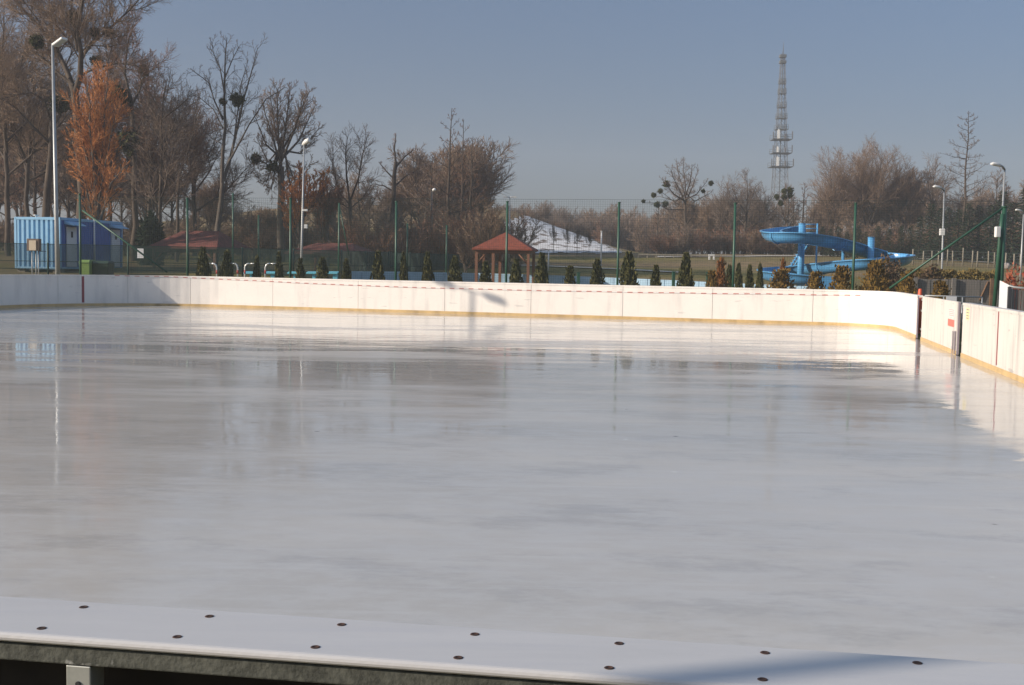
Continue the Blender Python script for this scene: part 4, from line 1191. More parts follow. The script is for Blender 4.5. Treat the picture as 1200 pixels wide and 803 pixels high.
# ------------------------------------------------------------------ the tall trees on the left, limb by limb
rg = random.Random(2)
def mis(d, lst): return [(P_(x, y, d-.3), r) for x, y, r in lst]
D1 = 66
L1 = skel(D1, [(((97,300,0),(95,200,0),(90,135,0),(87,105,0)), .48, .36, 0),
    (((87,108,0),(78,82),(67,62),(47,32),(22,6),(8,-30)), .30, .04, .62),
    (((88,110,0),(94,90),(95,62),(91,37),(97,0),(99,-60)), .30, .06, .62),
    (((95,68),(107,52),(132,30),(152,12),(168,-6)), .16, .03, .7),
    (((82,92),(70,64),(62,48),(60,20),(52,-30)), .18, .04, .62),
    (((86,100,0),(66,84),(48,66),(30,58)), .14, .03, .7),
    (((91,60),(84,20),(80,-40)), .16, .05, .7),
    (((94,88),(112,80),(140,74),(162,78)), .12, .03, .75),
    (((92,118,0),(76,116),(60,104),(40,108)), .12, .03, .7)], rg)
build_tree('bare_tree', 'tallest bare tree at the left, forking wide above the orange tree and hung with mistletoe', 'tree', gpt(97, D1), L1,
    Spec(n=(11,9,8), tw=.017, maxL=3.0), M['bark_dark'], M['twig_brown'], 21, None,
    mis(D1, [(85.5,22,.62),(43,49,.55),(112,38,.40),(128,38,.45),(113,71,.45)]))
for px_, top_, d_, sd_, lab_ in ((10, -6, 76, 61, 'tall twiggy bare tree at the left edge of the photo'), (33, 58, 80, 62, 'bare tree between the left edge and the tall lamp post'),
        (128, 64, 82, 63, 'fine twigged bare tree rising behind the right side of the orange tree'), (176, 74, 80, 64, 'reddish fine twigged tree at the right shoulder of the left group'), (228, 130, 84, 65, 'small fine bare tree left of the tall slender many stemmed one')):
    g_ = gpt(px_, d_); H_ = zat(px_, top_, d_) - g_.z
    build_tree('bare_tree', lab_, 'tree', g_, auto_limbs(g_, H_, .32, random.Random(sd_), 'round'), Spec(n=(10,8,7), tw=.017), M['bark_dark'], M['twig_red'] if sd_ == 64 else M['twig_brown'], sd_)
D2 = 62
L2 = skel(D2, [(((114,320,0),(113,240,0),(113,200,0)), .40, .32, 0)] +
    [(((113,215+5*k,0),(x1,y1),(x2,y2)), .13, .03, .62) for k, (x1,y1,x2,y2) in enumerate(
     ((112,140,113,82),(105,150,100,92),(122,150,127,96),(98,170,86,118),(129,168,138,118),(116,150,119,88),(95,200,84,160),(132,200,141,160),(106,180,93,140),(125,185,134,138),(100,215,82,195),(130,215,146,196),(104,240,88,222),(122,240,138,224),(108,262,96,240),(118,262,132,244),(110,240,104,200),(118,236,124,196)))], rg, 1.0)
build_tree('orange_tree', 'orange shooted pollard willow rising behind the blue container', 'tree', gpt(114, D2), L2,
    Spec(n=(14,10,8), ang=(26,24,26), up=(.06,.04,.02), ratio=(.42,.5,.6), tw=.021, maxL=2.4), M['bark_grey'], M['twig_orange'], 22, None)
D3 = 70
L3 = skel(D3, [(((50,320,0),(54,250,0),(60,180,0),(61,140,0)), .45, .30, 0),
    (((61,145,0),(52,118),(38,108),(18,112),(2,116)), .14, .03, .7),
    (((61,140,0),(66,110),(60,70),(48,40)), .18, .03, .7),
    (((60,170,0),(40,150),(20,128),(-5,110)), .15, .03, .7),
    (((61,150,0),(74,130),(82,112)), .12, .03, .7)], rg)
build_tree('bare_tree', 'dark leaning bare tree directly behind the tall lamp post and the blue container', 'tree', gpt(50, D3), L3, Spec(tw=.017), M['bark_dark'], M['twig_brown'], 23, None,
    mis(D3, [(70,122,.75)]))
D4 = 74
L4 = skel(D4, [(((157,310,0),(157,220,0),(156,160,0),(152,110,0)), .34, .22, 0),
    (((152,112,0),(146,85),(150,50),(158,22)), .16, .03, .7), (((154,125,0),(164,105),(170,85),(178,70)), .13, .03, .7),
    (((156,160,0),(168,140),(176,118),(190,110)), .11, .03, .7), (((155,140,0),(142,118),(132,100),(128,75)), .12, .03, .7),
    (((157,190,0),(142,176),(128,168)), .09, .025, .75), (((157,175,0),(170,165),(184,160)), .09, .025, .75)], rg)
build_tree('bare_tree', 'reddish twigged bare tree with dark mistletoe clumps right of the orange tree', 'tree', gpt(157, D4), L4, Spec(n=(11,9,8), tw=.018), M['bark_dark'], M['twig_red'], 24, None,
    mis(D4, [(150,167,1.05),(139,113,.85),(168,83,.5)]))
D5 = 70
L5 = skel(D5, [(((185,310,0),(188,230,0),(189,190,0),(189,145,0),(192,112,0),(196,92)), .24, .04, .55),
    (((189,196,0),(204,182),(222,176)), .08, .02, .9), (((189,205,0),(176,196),(162,180)), .08, .02, .9),
    (((189,170,0),(200,150),(206,126)), .08, .02, .9), (((189,165,0),(180,150),(174,128)), .08, .02, .9), (((190,140,0),(206,128),(216,120)), .07, .02, .9)], rg)
build_tree('bare_tree', 'slim dark bare tree with fine crooked branches behind the long red shelter roof', 'tree', gpt(185, D5), L5, Spec(tw=.014), M['bark_dark'], M['twig_grey'], 25)
D6 = 74
L6 = skel(D6, [(((207,310,0),(208,240,0),(210,205,0)), .20, .14, 0),
    (((210,207,0),(206,180),(204,150),(208,118)), .10, .03, .65), (((210,205,0),(220,178),(228,150),(230,128)), .10, .03, .65), (((210,212,0),(224,200),(240,192)), .08, .02, .8),
    (((210,220,0),(196,205),(186,196)), .08, .02, .8)], rg)
build_tree('bare_tree', 'small twiggy bare tree between the slim dark tree and the tall forked one', 'tree', gpt(207, D6), L6, Spec(tw=.014), M['bark_dark'], M['twig_grey'], 26)
D7 = 68
L7 = skel(D7, [(((252,315,0),(256,260,0),(261,215,0)), .30, .25, 0),
    (((260,218,0),(261,180),(263,121),(264,65),(266,44)), .19, .035, .5), (((262,212,0),(270,185),(279,146),(294,87),(302,56)), .17, .03, .5),
    (((268,190),(276,176),(292,146),(312,116),(332,104)), .11, .025, .55), (((261,140),(250,115),(246,98),(223,80)), .09, .022, .7),
    (((261,150),(250,128),(236,116),(226,112)), .07, .02, .8), (((263,110),(258,80),(250,62),(248,48)), .07, .02, .8), (((272,182),(276,150),(280,120),(282,100),(291,70)), .08, .02, .7),
    (((264,90),(274,66),(282,52)), .06, .02, .8), (((262,170),(248,162),(238,152)), .05, .02, .8)], rg)
build_tree('bare_tree', 'tall slender bare tree with several rising stems and one large mistletoe ball', 'tree', gpt(252, D7), L7, Spec(n=(9,7,7), tw=.0135, ratio=(.36,.5,.55), ang=(42,40,38)), M['bark_grey'], M['twig_grey'], 27, None,
    mis(D7, [(278,117,.56),(261,119,.3)]))
D8 = 78
L8 = skel(D8, [(((329,312,0),(329,250,0),(329,195,0)), .48, .38, 0)] +
    [(((329,200-3*k,0),(x1,y1),(x2,y2)), .15, .03, .6) for k, (x1,y1,x2,y2) in enumerate(((326,150,326,102),(335,150,340,104),(318,155,306,116),(342,160,355,112),(350,165,369,124),(312,170,298,135),(322,150,316,108),(346,150,362,108),(352,180,374,150),(314,190,300,160),(312,214,292,188),(346,214,364,190),(318,222,300,206),(342,224,358,208)))] +
    [(((329,204,0),(318,196),(306,188),(300,182)), .10, .03, .5)], rg, 1.2)
build_tree('bare_tree', 'broad fan shaped pinkish brown bare tree left of the lamp post with camera boxes', 'tree', gpt(329, D8), L8,
    Spec(n=(16,10,8), ang=(30,30,30), tw=.019, ratio=(.42,.5,.55), up=(.08,.05,.03)), M['bark_grey'], M['twig_brown'], 28, None, mis(D8, [(300,186,.5),(320,196,.6)]))
D9 = 72
for (px, pt, w_, lab, sd) in ((351, 196, 20, 'orange shooted pollard tree behind the lamp post with camera boxes', 31), (383, 212, 12, 'short faded orange pollard tree right of the lamp post', 32)):
    Lq = skel(D9, [(((px,312,0),(px,260,0)), .26, .22, 0)] + [(((px,268,0),(px+(k-3)*w_*.2,240),(px+(k-3)*w_*.30,pt+abs(k-3)*7)), .08, .025, .55) for k in range(7)] + [(((px,290-4*k,0),(px+(k-4.5)*w_*.15,262-2*k),(px+(k-4.5)*w_*.2,pt+30-2*k)), .06, .02, .6) for k in range(14)], rg, .9)
    build_tree('orange_tree', lab, 'tree', gpt(px, D9), Lq, Spec(n=(16,11,9), ang=(26,26,28), tw=.032 if sd == 31 else .022, ratio=(.42,.5,.55)), M['bark_grey'], M['twig_orange'] if sd == 31 else M['twig_red'], sd)
D10 = 80
L10 = skel(D10, [(((412,310,0),(411,260,0),(410,235,0)), .28, .22, 0), (((410,238,0),(406,205),(405,180),(407,160)), .13, .03, .6), (((410,240,0),(398,226),(390,200),(390,165)), .10, .025, .65),
    (((410,236,0),(420,210),(424,185),(430,162)), .12, .025, .65), (((410,245,0),(396,236),(384,230)), .07, .02, .8), (((410,245,0),(425,232),(438,214)), .09, .02, .7)], rg)
build_tree('bare_tree', 'spreading grey bare tree at the left of the middle group with open crown', 'tree', gpt(412, D10), L10, Spec(tw=.014), M['bark_dark'], M['twig_grey'], 33)
D11 = 84
L11 = skel(D11, [(((458,310,0),(460,250,0),(462,205,0),(464,190,0)), .32, .24, 0), (((464,192,0),(462,175),(464,158)), .14, .06, .4), (((464,196,0),(474,184),(484,176)), .13, .06, .4), (((462,210,0),(452,200),(444,190)), .11, .05, .4),
    (((461,220,0),(476,206),(488,200)), .11, .05, .4), (((462,225,0),(450,218),(440,216)), .1, .04, .4)], rg)
build_tree('bare_tree', 'stubby lopped dark bare tree in the middle group', 'tree', gpt(458, D11), L11, Spec(n=(10,8,7), tw=.015), M['bark_dark'], M['twig_red'], 34)
D12 = 88
def alder(px, pt, d, lab, sd, wide):
    g = gpt(px, d); H = zat(px, pt, d) - g.z; rg2 = random.Random(sd)
    lim = auto_limbs(g, H, .26, rg2, 'spire')
    return build_tree('bare_tree', lab, 'tree', g, lim, Spec(n=(8,7,6), tw=.017, ratio=(.5,.5,.5), maxL=2.2), M['bark_dark'], M['twig_red'], sd)
alder(527, 127, D12, 'tallest reddish bare tree of the middle group with a pointed crown', 35, 1)
alder(552, 160, 90, 'second pointed bare tree at the right end of the middle group', 36, 1)
alder(541, 142, 92, 'pointed bare tree between the two others at the right of the middle group', 37, 1)
alder(505, 180, 92, 'thin pointed bare tree left of the tallest one in the middle group', 38, 1)

# right hand trees on the field edge
DR = 114
g = gpt(803, DR); rg = random.Random(8)
L13 = skel(DR, [(((804,300,0),(803,262,0),(803,238,0)), .26, .22, 0)] + [(((803,242-2*k,0),(x1,y1),(x2,y2)), .13, .03, .62) for k, (x1,y1,x2,y2) in enumerate(((803,215,801,190),(795,220,786,198),(811,220,818,199),(790,228,777,212),(816,228,829,212),(798,215,793,192),(809,214,811,193),(792,236,772,230),(814,236,833,226)))], rg, 1.6)
L13 += skel(DR, [(((803,246,0),(784,246),(768,238),(754,238)), .09, .03, .3), (((795,240,0),(784,232),(774,224),(764,229)), .06, .02, .3)], rg)
build_tree('bare_tree', 'round crowned bare tree on the field edge with mistletoe balls hanging at its left', 'tree', g, L13, Spec(n=(11,9,7), tw=.017, ratio=(.42,.5,.5)), M['bark_dark'], M['twig_grey'], 41, None,
    mis(DR, [(754,236,.28),(766,229,.38),(774,224,.36),(770,240,.42),(781,216,.5),(780,239,.42),(833,215,.38),(824,224,.3)]))
def autotree(px, pt, d, form, lab, sd, r=.25, bark='bark_dark', twig='twig_grey', tw=.017, mist=(), **kw):
    g = gpt(px, d); H = zat(px, pt, d) - g.z; rg2 = random.Random(sd)
    return build_tree('bare_tree', lab, 'tree', g, auto_limbs(g, H, r, rg2, form), Spec(tw=tw, **kw), M[bark], M[twig], sd, None, mist)
autotree(872, 203, 118, 'round', 'round crowned bare tree between the mistletoe tree and the radio tower', 42, .28)
autotree(848, 214, 122, 'upright', 'narrow bare tree just left of the round crowned tree near the tower', 43, n=(7,6,5))
autotree(889, 216, 121, 'upright', 'thin topped bare tree just left of the foot of the radio tower', 44, n=(7,6,5))
autotree(975, 190, 122, 'upright', 'tall upright bare tree just right of the radio tower', 45, .28, twig='twig_brown', n=(7,6,5))
autotree(1014, 174, 122, 'upright', 'tallest brush crowned bare tree of the right wood above the slide column', 46, .32, twig='twig_brown', n=(7,6,5))
autotree(1050, 186, 124, 'upright', 'brush crowned bare tree left of the larch in the right wood', 47, .28, twig='twig_brown', n=(7,6,5))
autotree(1088, 192, 122, 'round', 'bare tree close left of the tall larch in the right wood', 48, .25)
autotree(1000, 180, 126, 'upright', 'upright bare tree behind the tallest of the right wood', 49, .25, twig='twig_brown', n=(7,6,5))
g = gpt(922, 116); 
autotree(922, 232, 116, 'round', 'low bare tree full of mistletoe balls below the radio tower', 50, .2, mist=mis(115, [(910,231,.4),(919,224,.42),(926,223,.45),(919,231,.4),(926,229,.4),(915,238,.4)]))
# larch
g = gpt(1126, 108); H = zat(1127, 130, 108) - g.z; rg2 = random.Random(51)
lim = [([g - Vector((0,0,.3)), g + Vector((.1,0,H*.5)), g + Vector((.1,0,H))], .26, .03, 0)]
for k in range(46):
    f = .30 + .69*k/46; az = k*2.4; Lb = H*(.20*(1-f) + .045)*rg2.uniform(.6,1.25)
    s0 = g + Vector((.1,0,H*f)); el = R(rg2.uniform(-5,28)); d_ = Vector((math.cos(az)*math.cos(el), math.sin(az)*math.cos(el), math.sin(el)))
    lim.append(([s0, s0 + d_*Lb*.6, s0 + d_*Lb + Vector((0,0,.2))], .045, .014, .8))
q = g + Vector((.1,0,H*.68)); lim.append(([q, q + Vector((-1.2,0,.15)), q + Vector((-2.2,0,.45))], .05, .02, .6))
build_tree('larch', 'tall thin bare larch standing above the right wood near the lamp posts', 'tree', g, lim, Spec(n=(9,7,6), tw=.014, maxL=1.4, ratio=(.45,.5,.5)), M['bark_dark'], M['twig_grey'], 51)

# ------------------------------------------------------------------ copied woodland
def local_tree(name, H, form, S, bark, twig, seed):
    rg2 = random.Random(seed); T, C = MB(), MB()
    t = bpy.data.objects.new(name, None); COL.objects.link(t); t.empty_display_size = .2
    for pts, r0, r1, g_ in auto_limbs(Vector((0,0,0)), H, H*.021, rg2, form):
        sm = [pts[0]]
        for a, b in zip(pts, pts[1:]):
            L = (b-a).length; n = max(1, int(L/1.3))
            for k in range(1, n+1): sm.append(a.lerp(b, k/n) + Vector((rg2.gauss(0,.05), rg2.gauss(0,.05), 0)))
        fast_tube(T, sm, r0, r1, 7)
        if g_: grow(T, C, sm, r0, r1, 0, S, rg2, sum((b-a).length for a, b in zip(sm, sm[1:]))*g_)
    T.build('trunk', M[bark], t, local=True); C.build('crown', M[twig], t, local=True)
    return t
def brush(name, H, twig, seed, stems=16, spread=1.5):
    rg2 = random.Random(seed); T, C = MB(), MB()
    t = bpy.data.objects.new(name, None); COL.objects.link(t); t.empty_display_size = .2
    S = Spec(n=(10,8,7), ang=(30,32,32), tw=.017, ratio=(.45,.5,.55))
    for k in range(stems):
        az = rg2.uniform(0,6.28); r = rg2.uniform(0,spread); b = Vector((math.cos(az)*r*.6, math.sin(az)*r*.6, -.2)); h = H*rg2.uniform(.6,1)
        q = limb(b, Vector((math.cos(az)*.25, math.sin(az)*.25, 1)), h, 5, .08, .05, rg2); fast_tube(T, q, .05, .016, 4)
        grow(T, C, q, .05, .016, 1, S, rg2, h*.6)
    T.build('trunk', M['bark_grey'], t, local=True); C.build('crown', M[twig], t, local=True)
    return t
protos = {
 'a': local_tree('bare_tree', 11, 'round', Spec(n=(8,6,6), tw=.020), 'bark_dark', 'twig_grey', 101),
 'b': local_tree('bare_tree', 11, 'upright', Spec(n=(8,6,5), tw=.020, ang=(34,32,32)), 'bark_grey', 'twig_brown', 102),
 'c': local_tree('bare_tree', 11, 'spire', Spec(n=(8,7,6), tw=.018, maxL=2), 'bark_dark', 'twig_red', 103),
 'd': local_tree('bare_tree', 11, 'round', Spec(n=(8,6,6), tw=.020, ang=(42,40,36)), 'bark_grey', 'twig_brown', 104),
 'e': brush('brushwood', 6, 'twig_brown', 105), 'f': brush('brushwood', 6, 'twig_grey', 106), 'g': brush('brushwood', 6, 'twig_red', 107, 14)}
ph = {'a':11,'b':11,'c':11,'d':11,'e':6,'f':6,'g':6}
used = set()
def put(kind, px, pt, d, label, group, cat_='tree', rg=rnd):
    g = gpt(px, d); H = max(1.0, zat(px, pt, d) - g.z); s_ = H/ph[kind]
    o = protos[kind] if kind not in used else copy_tree(protos[kind]); used.add(kind)
    o.location = g; o.rotation_euler = (0, 0, rg.uniform(0, 6.28)); sx = s_*rg.uniform(.85,1.15)
    if kind in 'efg': sx = max(sx, .75)
    o.scale = (sx, sx, s_); tag(o, label, cat_, group); return o
rg = random.Random(77)
# left wood behind the container and shelters
px = -30
while px < 395:
    top = 150 if px < 60 else (165 if px < 180 else (200 if px < 250 else 225)); top += rg.uniform(-18, 30)
    if 285 < px < 310: top = 245
    put(rg.choice('abcda'), px, top, rg.uniform(86,112), 'bare tree in the left wood behind the tall mistletoe trees and the shelters', 'bare trees of the left wood'); px += rg.uniform(9, 17)
px = -20
while px < 400:
    put(rg.choice('efge'), px, rg.uniform(248,275), rg.uniform(76,96), 'brown brushwood clump under the trees of the left wood', 'brushwood of the left wood', 'brushwood'); px += rg.uniform(9, 15)
# middle wood
px = 392
while px < 585:
    top = 205 if px < 500 else 200
    if px > 562: top = 238
    put(rg.choice('abcdb'), px, top + rg.uniform(-32,26), rg.uniform(92,112), 'bare tree of the dense middle wood between the lamp post and the gazebo', 'bare trees of the middle wood'); px += rg.uniform(10, 17)
px = 392
while px < 604:
    put(rg.choice('efgg'), px, rg.uniform(238,262) + (8 if px > 575 else 0), rg.uniform(70,90), 'brown brushwood clump below the middle wood', 'brushwood of the middle wood', 'brushwood'); px += rg.uniform(8, 13)
# brush on and behind the hill
px = 572
while px < 800:
    top = 238 + rg.uniform(-4, 9) + (6 if px > 650 else 0)
    put(rg.choice('effe'), px, top, rg.uniform(176,196), 'grey brown brushwood along the skyline behind the snowy hill', 'brushwood behind the hill', 'brushwood'); px += rg.uniform(5, 8)
px = 640
while px < 800:
    top = 254 + rg.uniform(-6, 8)
    put(rg.choice('effg'), px, top, rg.uniform(160,172), 'lower brushwood right of the snow slope at the hill foot', 'brushwood at the hill foot', 'brushwood'); px += rg.uniform(6, 10)
for px, top, lab in ((648,262,'first small dark sapling from the left in front of the snow'),(664,264,'second small dark sapling in front of the snow'),(676,268,'third small dark sapling in front of the snow'),(690,272,'fourth small dark sapling at the thin end of the snow')):
    o = put('a' if px % 4 else 'd', px, top, 108, lab, None, 'sapling'); o.scale = (o.scale[0]*.55, o.scale[1]*.55, o.scale[2])
# right wood
px = 770
while px < 1215:
    top = 236 + rg.uniform(-14, 14)
    if 930 < px < 1100: top -= rg.uniform(0, 30)
    if px > 1140: top -= 14
    put(rg.choice('abcdd'), px, top, rg.uniform(122,150), 'bare tree in the brown right wood behind the field', 'bare trees of the right wood'); px += rg.uniform(8, 13)
px = 775
while px < 1215:
    put(rg.choice('efgg'), px, rg.uniform(258,276), rg.uniform(112,122), 'brown brushwood along the foot of the right wood', 'brushwood of the right wood', 'brushwood'); px += rg.uniform(7, 11)

# ------------------------------------------------------------------ evergreens
def spruce_proto(seed):
    rg2 = random.Random(seed); mb = MB(); t = bpy.data.objects.new('spruce', None); COL.objects.link(t); t.empty_display_size = .2
    H = 8.0; nb_ = 120
    for k in range(nb_):
        f = .06 + .92*k/nb_; az = k*2.4 + rg2.uniform(-.5,.5); L = 2.0*(1-f)**.8*rg2.uniform(.65,1.15) + .12
        s0 = Vector((0,0,H*f)); d_ = Vector((math.cos(az), math.sin(az), .10 - .35*(1-f)))
        n = int(8 + L*11)
        for j in range(n):
            u = (j+rg2.random())/n; c = s0 + d_*L*u + Vector((0,0,-.12*u*L)); sd_ = Vector((-math.sin(az), math.cos(az), 0))*rg2.choice((-1,1))
            t_ = (d_*.7 + sd_*rg2.uniform(.2,1) + Vector((0,0,rg2.uniform(-.7,.1)))).normalized(); w_ = perp(t_, rg2.uniform(0,6.28)); l = rg2.uniform(.18,.4)*(1.1-.5*u); ww = .055
            mb.quad(c - w_*ww*.5, c + w_*ww, c + t_*l + w_*ww*.3, c + t_*l*.9 - w_*ww*.4)
    mb.build('crown', M['spruce'], t, local=True)
    mb = MB(); mb.tube([(0,0,-.3),(0,0,4),(0,0,7.7)], [.16,.1,.02], 8); mb.build('trunk', M['bark_dark'], t, local=True)
    return t
spr = [spruce_proto(201), spruce_proto(202)]; su = [0, 0]
def put_spruce(i, px, pt, d, label, group=None, wide=1.0):
    o = spr[i] if not su[i] else copy_tree(spr[i]); su[i] = 1
    g = gpt(px, d); s_ = (zat(px, pt, d) - g.z)/8; o.location = g; o.scale = (s_*wide, s_*wide, s_); o.rotation_euler = (0,0,rnd.uniform(0,6)); return tag(o, label, 'conifer', group)
rg = random.Random(5)
px = 936
while px < 1220:
    top = rg.uniform(262,272) if px < 1075 else (rg.uniform(236,256) if px < 1140 else rg.uniform(216,240))
    put_spruce(rg.randint(0,1), px, top, rg.uniform(100,110), 'dark spruce in the evergreen belt in front of the right wood', 'dark spruces of the right wood', 1.25); px += rg.uniform(9,14)
put_spruce(0, 860, 272, 112, 'single small dark spruce below the round crowned tree', None, 1.1)
def bush_blob(name, label, cat_, c, size, m, seed, n=900, leaf=.07, group=None):
    rg2 = random.Random(seed); mb = MB(); lobes = []
    for k in range(9): lobes.append((Vector((rg2.uniform(-.6,.6), rg2.uniform(-.6,.6), rg2.uniform(.2,.72))), rg2.uniform(.22,.42)))
    for k in range(n):
        b, r = rg2.choice(lobes); d_ = Vector((rg2.gauss(0,1), rg2.gauss(0,1), rg2.gauss(0,1))).normalized(); p = b + d_*r*rg2.uniform(.6,1.08)
        if p.z < -.02: continue
        p = Vector((p.x*size[0], p.y*size[1], p.z*size[2])) + c
        t_ = (d_ + Vector((rg2.gauss(0,.7), rg2.gauss(0,.7), rg2.gauss(0,.7)+.3))).normalized(); u = perp(t_, rg2.uniform(0,6.28)); l = leaf*rg2.uniform(.7,1.6)
        mb.quad(p - u*l*.3, p + t_*l*.4 + u*l*.35, p + t_*l*1.3, p + t_*l*.3 - u*l*.4)
    for k in range(26):
        az = rg2.uniform(0,6.28); e = Vector((math.cos(az)*size[0]*rg2.uniform(.2,.8), math.sin(az)*size[1]*rg2.uniform(.2,.8), size[2]*rg2.uniform(.5,1)))
        fast_tube(mb, [c + Vector((0,0,-.1)), c + e*.5 + Vector((0,0,.1)), c + e], .02, .008, 3)
    o = mb.build(name, m); return tag(o, label, cat_, group)
g = gpt(172, 66); a = at(160, 255, 66); b = at(186, 255, 66)
bush_blob('evergreen_shrub', 'dark rounded evergreen shrub at the left end of the long red shelter', 'shrub', g, ((b.x-a.x)*.62, 1.4, zat(172,243,66)-g.z), M['spruce'], 301, 4200, .16)
g = gpt(1078, 50); bush_blob('shrub', 'dark reddish brown shrub left of the lamp post above the grey board fence', 'shrub', g, (1.1, .8, zat(1078,308,50)-g.z), M['bush_dark'], 302, 1500, .09)
g = gpt(1045, 51); bush_blob('shrub', 'brown shrub beside the right tip of the slide', 'shrub', g, (.9, .8, zat(1045,303,51)-g.z), M['bush_dark'], 303, 1500, .09)
g = gpt(1196, 36); bush_blob('shrub', 'rusty red shrub at the right edge above the slat fence', 'shrub', g, (.75, .7, zat(1196,318,36)-g.z), M['bush_red'], 304, 2200, .06)
# clipped brown hedge
a, b = gpt(1070, 51), gpt(1172, 51); rg2 = random.Random(6); mb = MB(); zt = zat(1110, 319, 51)
for k in range(6000):
    u = rg2.random(); p = a.lerp(b, u); p += Vector((0, rg2.uniform(-.35,.35), 0)); h = (zt + .06*math.sin(u*21) + .04*math.sin(u*47)); p.z = h - abs(rg2.gauss(0,.28)) if rg2.random() < .75 else rg2.uniform(gz(p.x,p.y), h)
    t_ = Vector((rg2.gauss(0,.6), rg2.gauss(0,.6), 1)).normalized(); u_ = perp(t_, rg2.uniform(0,6.28)); l = rg2.uniform(.06,.14)
    mb.quad(p - u_*l*.3, p + t_*l*.4 + u_*l*.3, p + t_*l*1.2, p + t_*l*.3 - u_*l*.3)
tag(mb.build('hedge', M['hedge']), 'clipped yellowish brown hedge above the grey board fence on the right', 'hedge')

def thuja_proto(m, seed, n=1500, slim=1.0, ragged=.06):
    rg2 = random.Random(seed); mb = MB()
    k = 10; zz = [0, .08, .3, .55, .78, .93]; rr = [.10, .15, .155, .105, .05, .01]
    for z, r in zip(zz, rr): mb.v += [(r*slim*math.cos(2*PI*j/k), r*slim*math.sin(2*PI*j/k), z) for j in range(k)]
    for i in range(len(zz)-1):
        for j in range(k): mb.face((i*k+j, i*k+(j+1)%k, (i+1)*k+(j+1)%k, (i+1)*k+j), 0, True)
    ph_ = [rg2.uniform(0,6.28) for _ in range(3)]
    for _ in range(n):
        z = rg2.random()**1.25; az = rg2.uniform(0,6.28); prof_ = .205*(1 - z**1.7)*(.72 + .28*min(1, z/.18)) + .012
        lump = 1 + .16*math.sin(3*az + ph_[0] + z*9) + .12*math.sin(5*az + ph_[1] - z*17)
        r = prof_*slim*lump*rg2.uniform(.72,1.06) + abs(rg2.gauss(0,ragged*.25)); o_ = Vector((math.cos(az), math.sin(az), 0)); p = o_*r + Vector((0,0,z*.97))
        t_ = (o_*rg2.uniform(.15,.8) + Vector((rg2.gauss(0,.25), rg2.gauss(0,.25), 1))).normalized(); u = perp(t_, rg2.uniform(0,6.28)); l = rg2.uniform(.03,.075); w_ = l*.42
        mb.quad(p - u*w_*.6, p + t_*l*.5 + u*w_, p + t_*l*1.2, p + t_*l*.4 - u*w_)
    o = mb.build('thuja', m); return o
tp_ = {'g1': thuja_proto(M['thuja'], 1), 'g2': thuja_proto(M['thuja'], 2, 1500, .9), 'g3': thuja_proto(M['thuja'], 3, 1600, 1.1, .12),
       'y1': thuja_proto(M['thuja_gold'], 4, 1300, 1.25, .2), 'y2': thuja_proto(M['thuja_gold'], 5, 1500, 1.4, .25), 'b1': thuja_proto(M['thuja_brown'], 6, 1300, 1.0, .2)}
tu = set(); rg = random.Random(4)
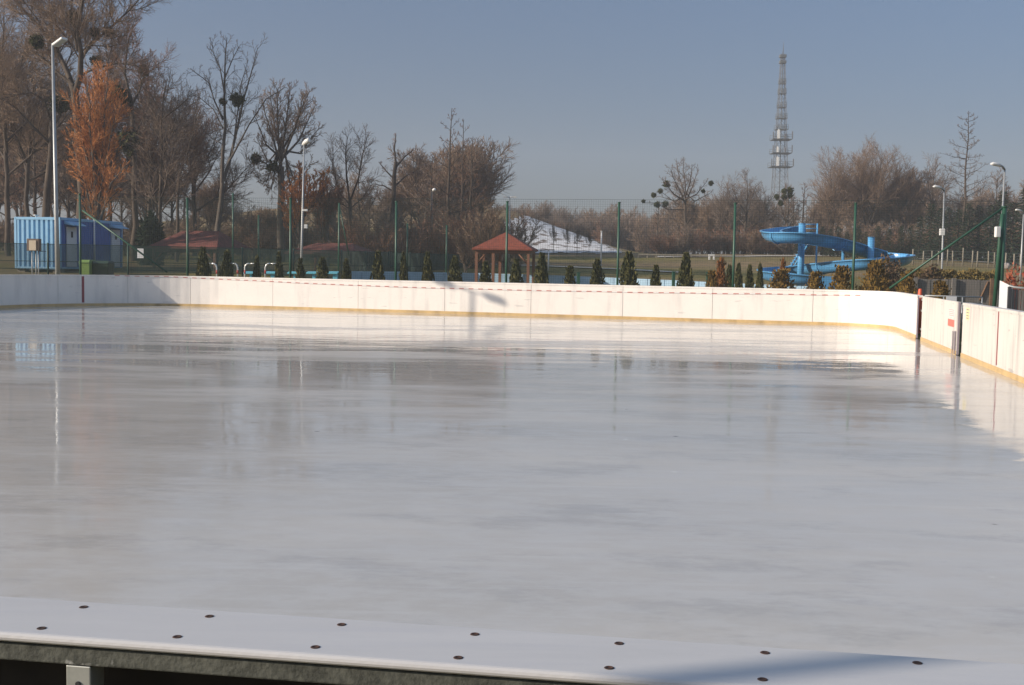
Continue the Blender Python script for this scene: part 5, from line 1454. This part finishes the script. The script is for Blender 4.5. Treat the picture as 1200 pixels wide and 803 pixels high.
TH = [(238,290,17,'g1',46,'large dark thuja at the left end of the row, below the long red roof'),
 (266,294,15,'g3',46,'second thuja of the row below the right corner of the long red roof'),
 (301,300,11,'g2',46.5,'narrow thuja standing between two curved white handrails and aqua blocks'),
 (327,296,12,'g2',46.5,'slim thuja just left of the green fence post near the lamp post'),
 (352,303,12,'g1',46,'thuja in front of the foot of the lamp post with camera boxes'),
 (378,302,14,'g3',46,'thuja right of the lamp post foot between two aqua blocks'),
 (406,304,13,'g1',46,'short thuja just right of the last aqua block'),
 (443,295,16,'g1',45.5,'tall thuja left of the tall fence post in front of the middle wood'),
 (473,296,12,'g2',45.5,'thuja just right of the tall fence post before the pale pool wall'),
 (501,296,15,'g1',45,'thuja in front of the distant lamp among the middle wood'),
 (533,301,15,'g3',45,'thuja halfway between the distant lamp and the red roofed gazebo'),
 (569,307,16,'g1',44.5,'thuja in front of the left post of the red roofed gazebo'),
 (605,304,17,'g1',44.5,'thuja standing under the middle of the red roofed gazebo'),
 (635,297,18,'g1',44,'thuja at the right corner of the red roofed gazebo'),
 (668,312,14,'g3',44,'short thuja left of the green bollard below the snow'),
 (700,304,18,'g1',43.5,'broad thuja just left of the tall post below the snow'),
 (737,296,19,'g3',43.5,'tall thuja just right of the tall post below the snow'),
 (769,311,15,'g1',43,'short thuja midway between the snow and the round crowned tree'),
 (804,297,19,'g1',43,'tall dark thuja below the round crowned mistletoe tree'),
 (835,317,14,'y1',42.5,'low golden thuja left of the brown topped one'),
 (845,303,15,'b1',43,'brown orange thuja left of the tall fence post near the goal'),
 (855,311,12,'g2',47,'dark thuja hidden behind the tall fence post near the goal'),
 (866,309,11,'g2',48,'slim thuja, first of three dark ones left of the slide'),
 (879,311,12,'g1',43,'middle one of three dark thujas left of the slide'),
 (891,309,10,'g2',48,'slim thuja closest to the left end of the slide among three dark ones'),
 (916,316,26,'y2',42,'wide golden thuja in front of the left loop of the slide'),
 (918,303,10,'b1',42.6,'thin brown thuja top rising above the wide golden one at the slide'),
 (956,318,21,'y1',41.5,'small ragged golden thuja in front of the end of the slide'),
 (987,312,24,'y2',41,'golden thuja just left of the tall post before the slide'),
 (1027,306,27,'y2',40.5,'large golden green thuja below the right column of the slide'),
 (1064,318,22,'y1',40,'golden thuja left of the orange cone beside the gate'),
 (1104,329,22,'y1',38,'small golden thuja in front of the grey board fence')]
for px, pt, wpx, k, d, lab in TH:
    o = tp_[k] if k not in tu else tp_[k].copy()
    if k in tu: COL.objects.link(o)
    tu.add(k); g = gpt(px, d); H = zat(px, pt, d) - g.z; W_ = wpx/F*d/.40
    if k[0] in 'yb': W_ /= 1.15
    o.location = g; o.scale = (W_, W_, H); o.rotation_euler = (0, 0, rg.uniform(0,6.28))
    tag(o, lab, 'thuja', 'thujas planted behind the boards')
# ------------------------------------------------------------------ hazy air
hm = bpy.data.materials.new('hazy_air'); hm.use_nodes = True; nt = hm.node_tree; nt.nodes.clear()
pv = nt.nodes.new('ShaderNodeVolumePrincipled'); ou = nt.nodes.new('ShaderNodeOutputMaterial')
pv.inputs['Color'].default_value = (.93, .95, 1.0, 1); pv.inputs['Density'].default_value = .0008; pv.inputs['Anisotropy'].default_value = .1
nt.links.new(pv.outputs[0], ou.inputs['Volume'])
mb = MB(); mb.box((0, 270, 30.5), (1010, 750, 65)); hz = mb.build('haze', hm); tag(hz, kind='stuff')
print('objects', len(bpy.data.objects))
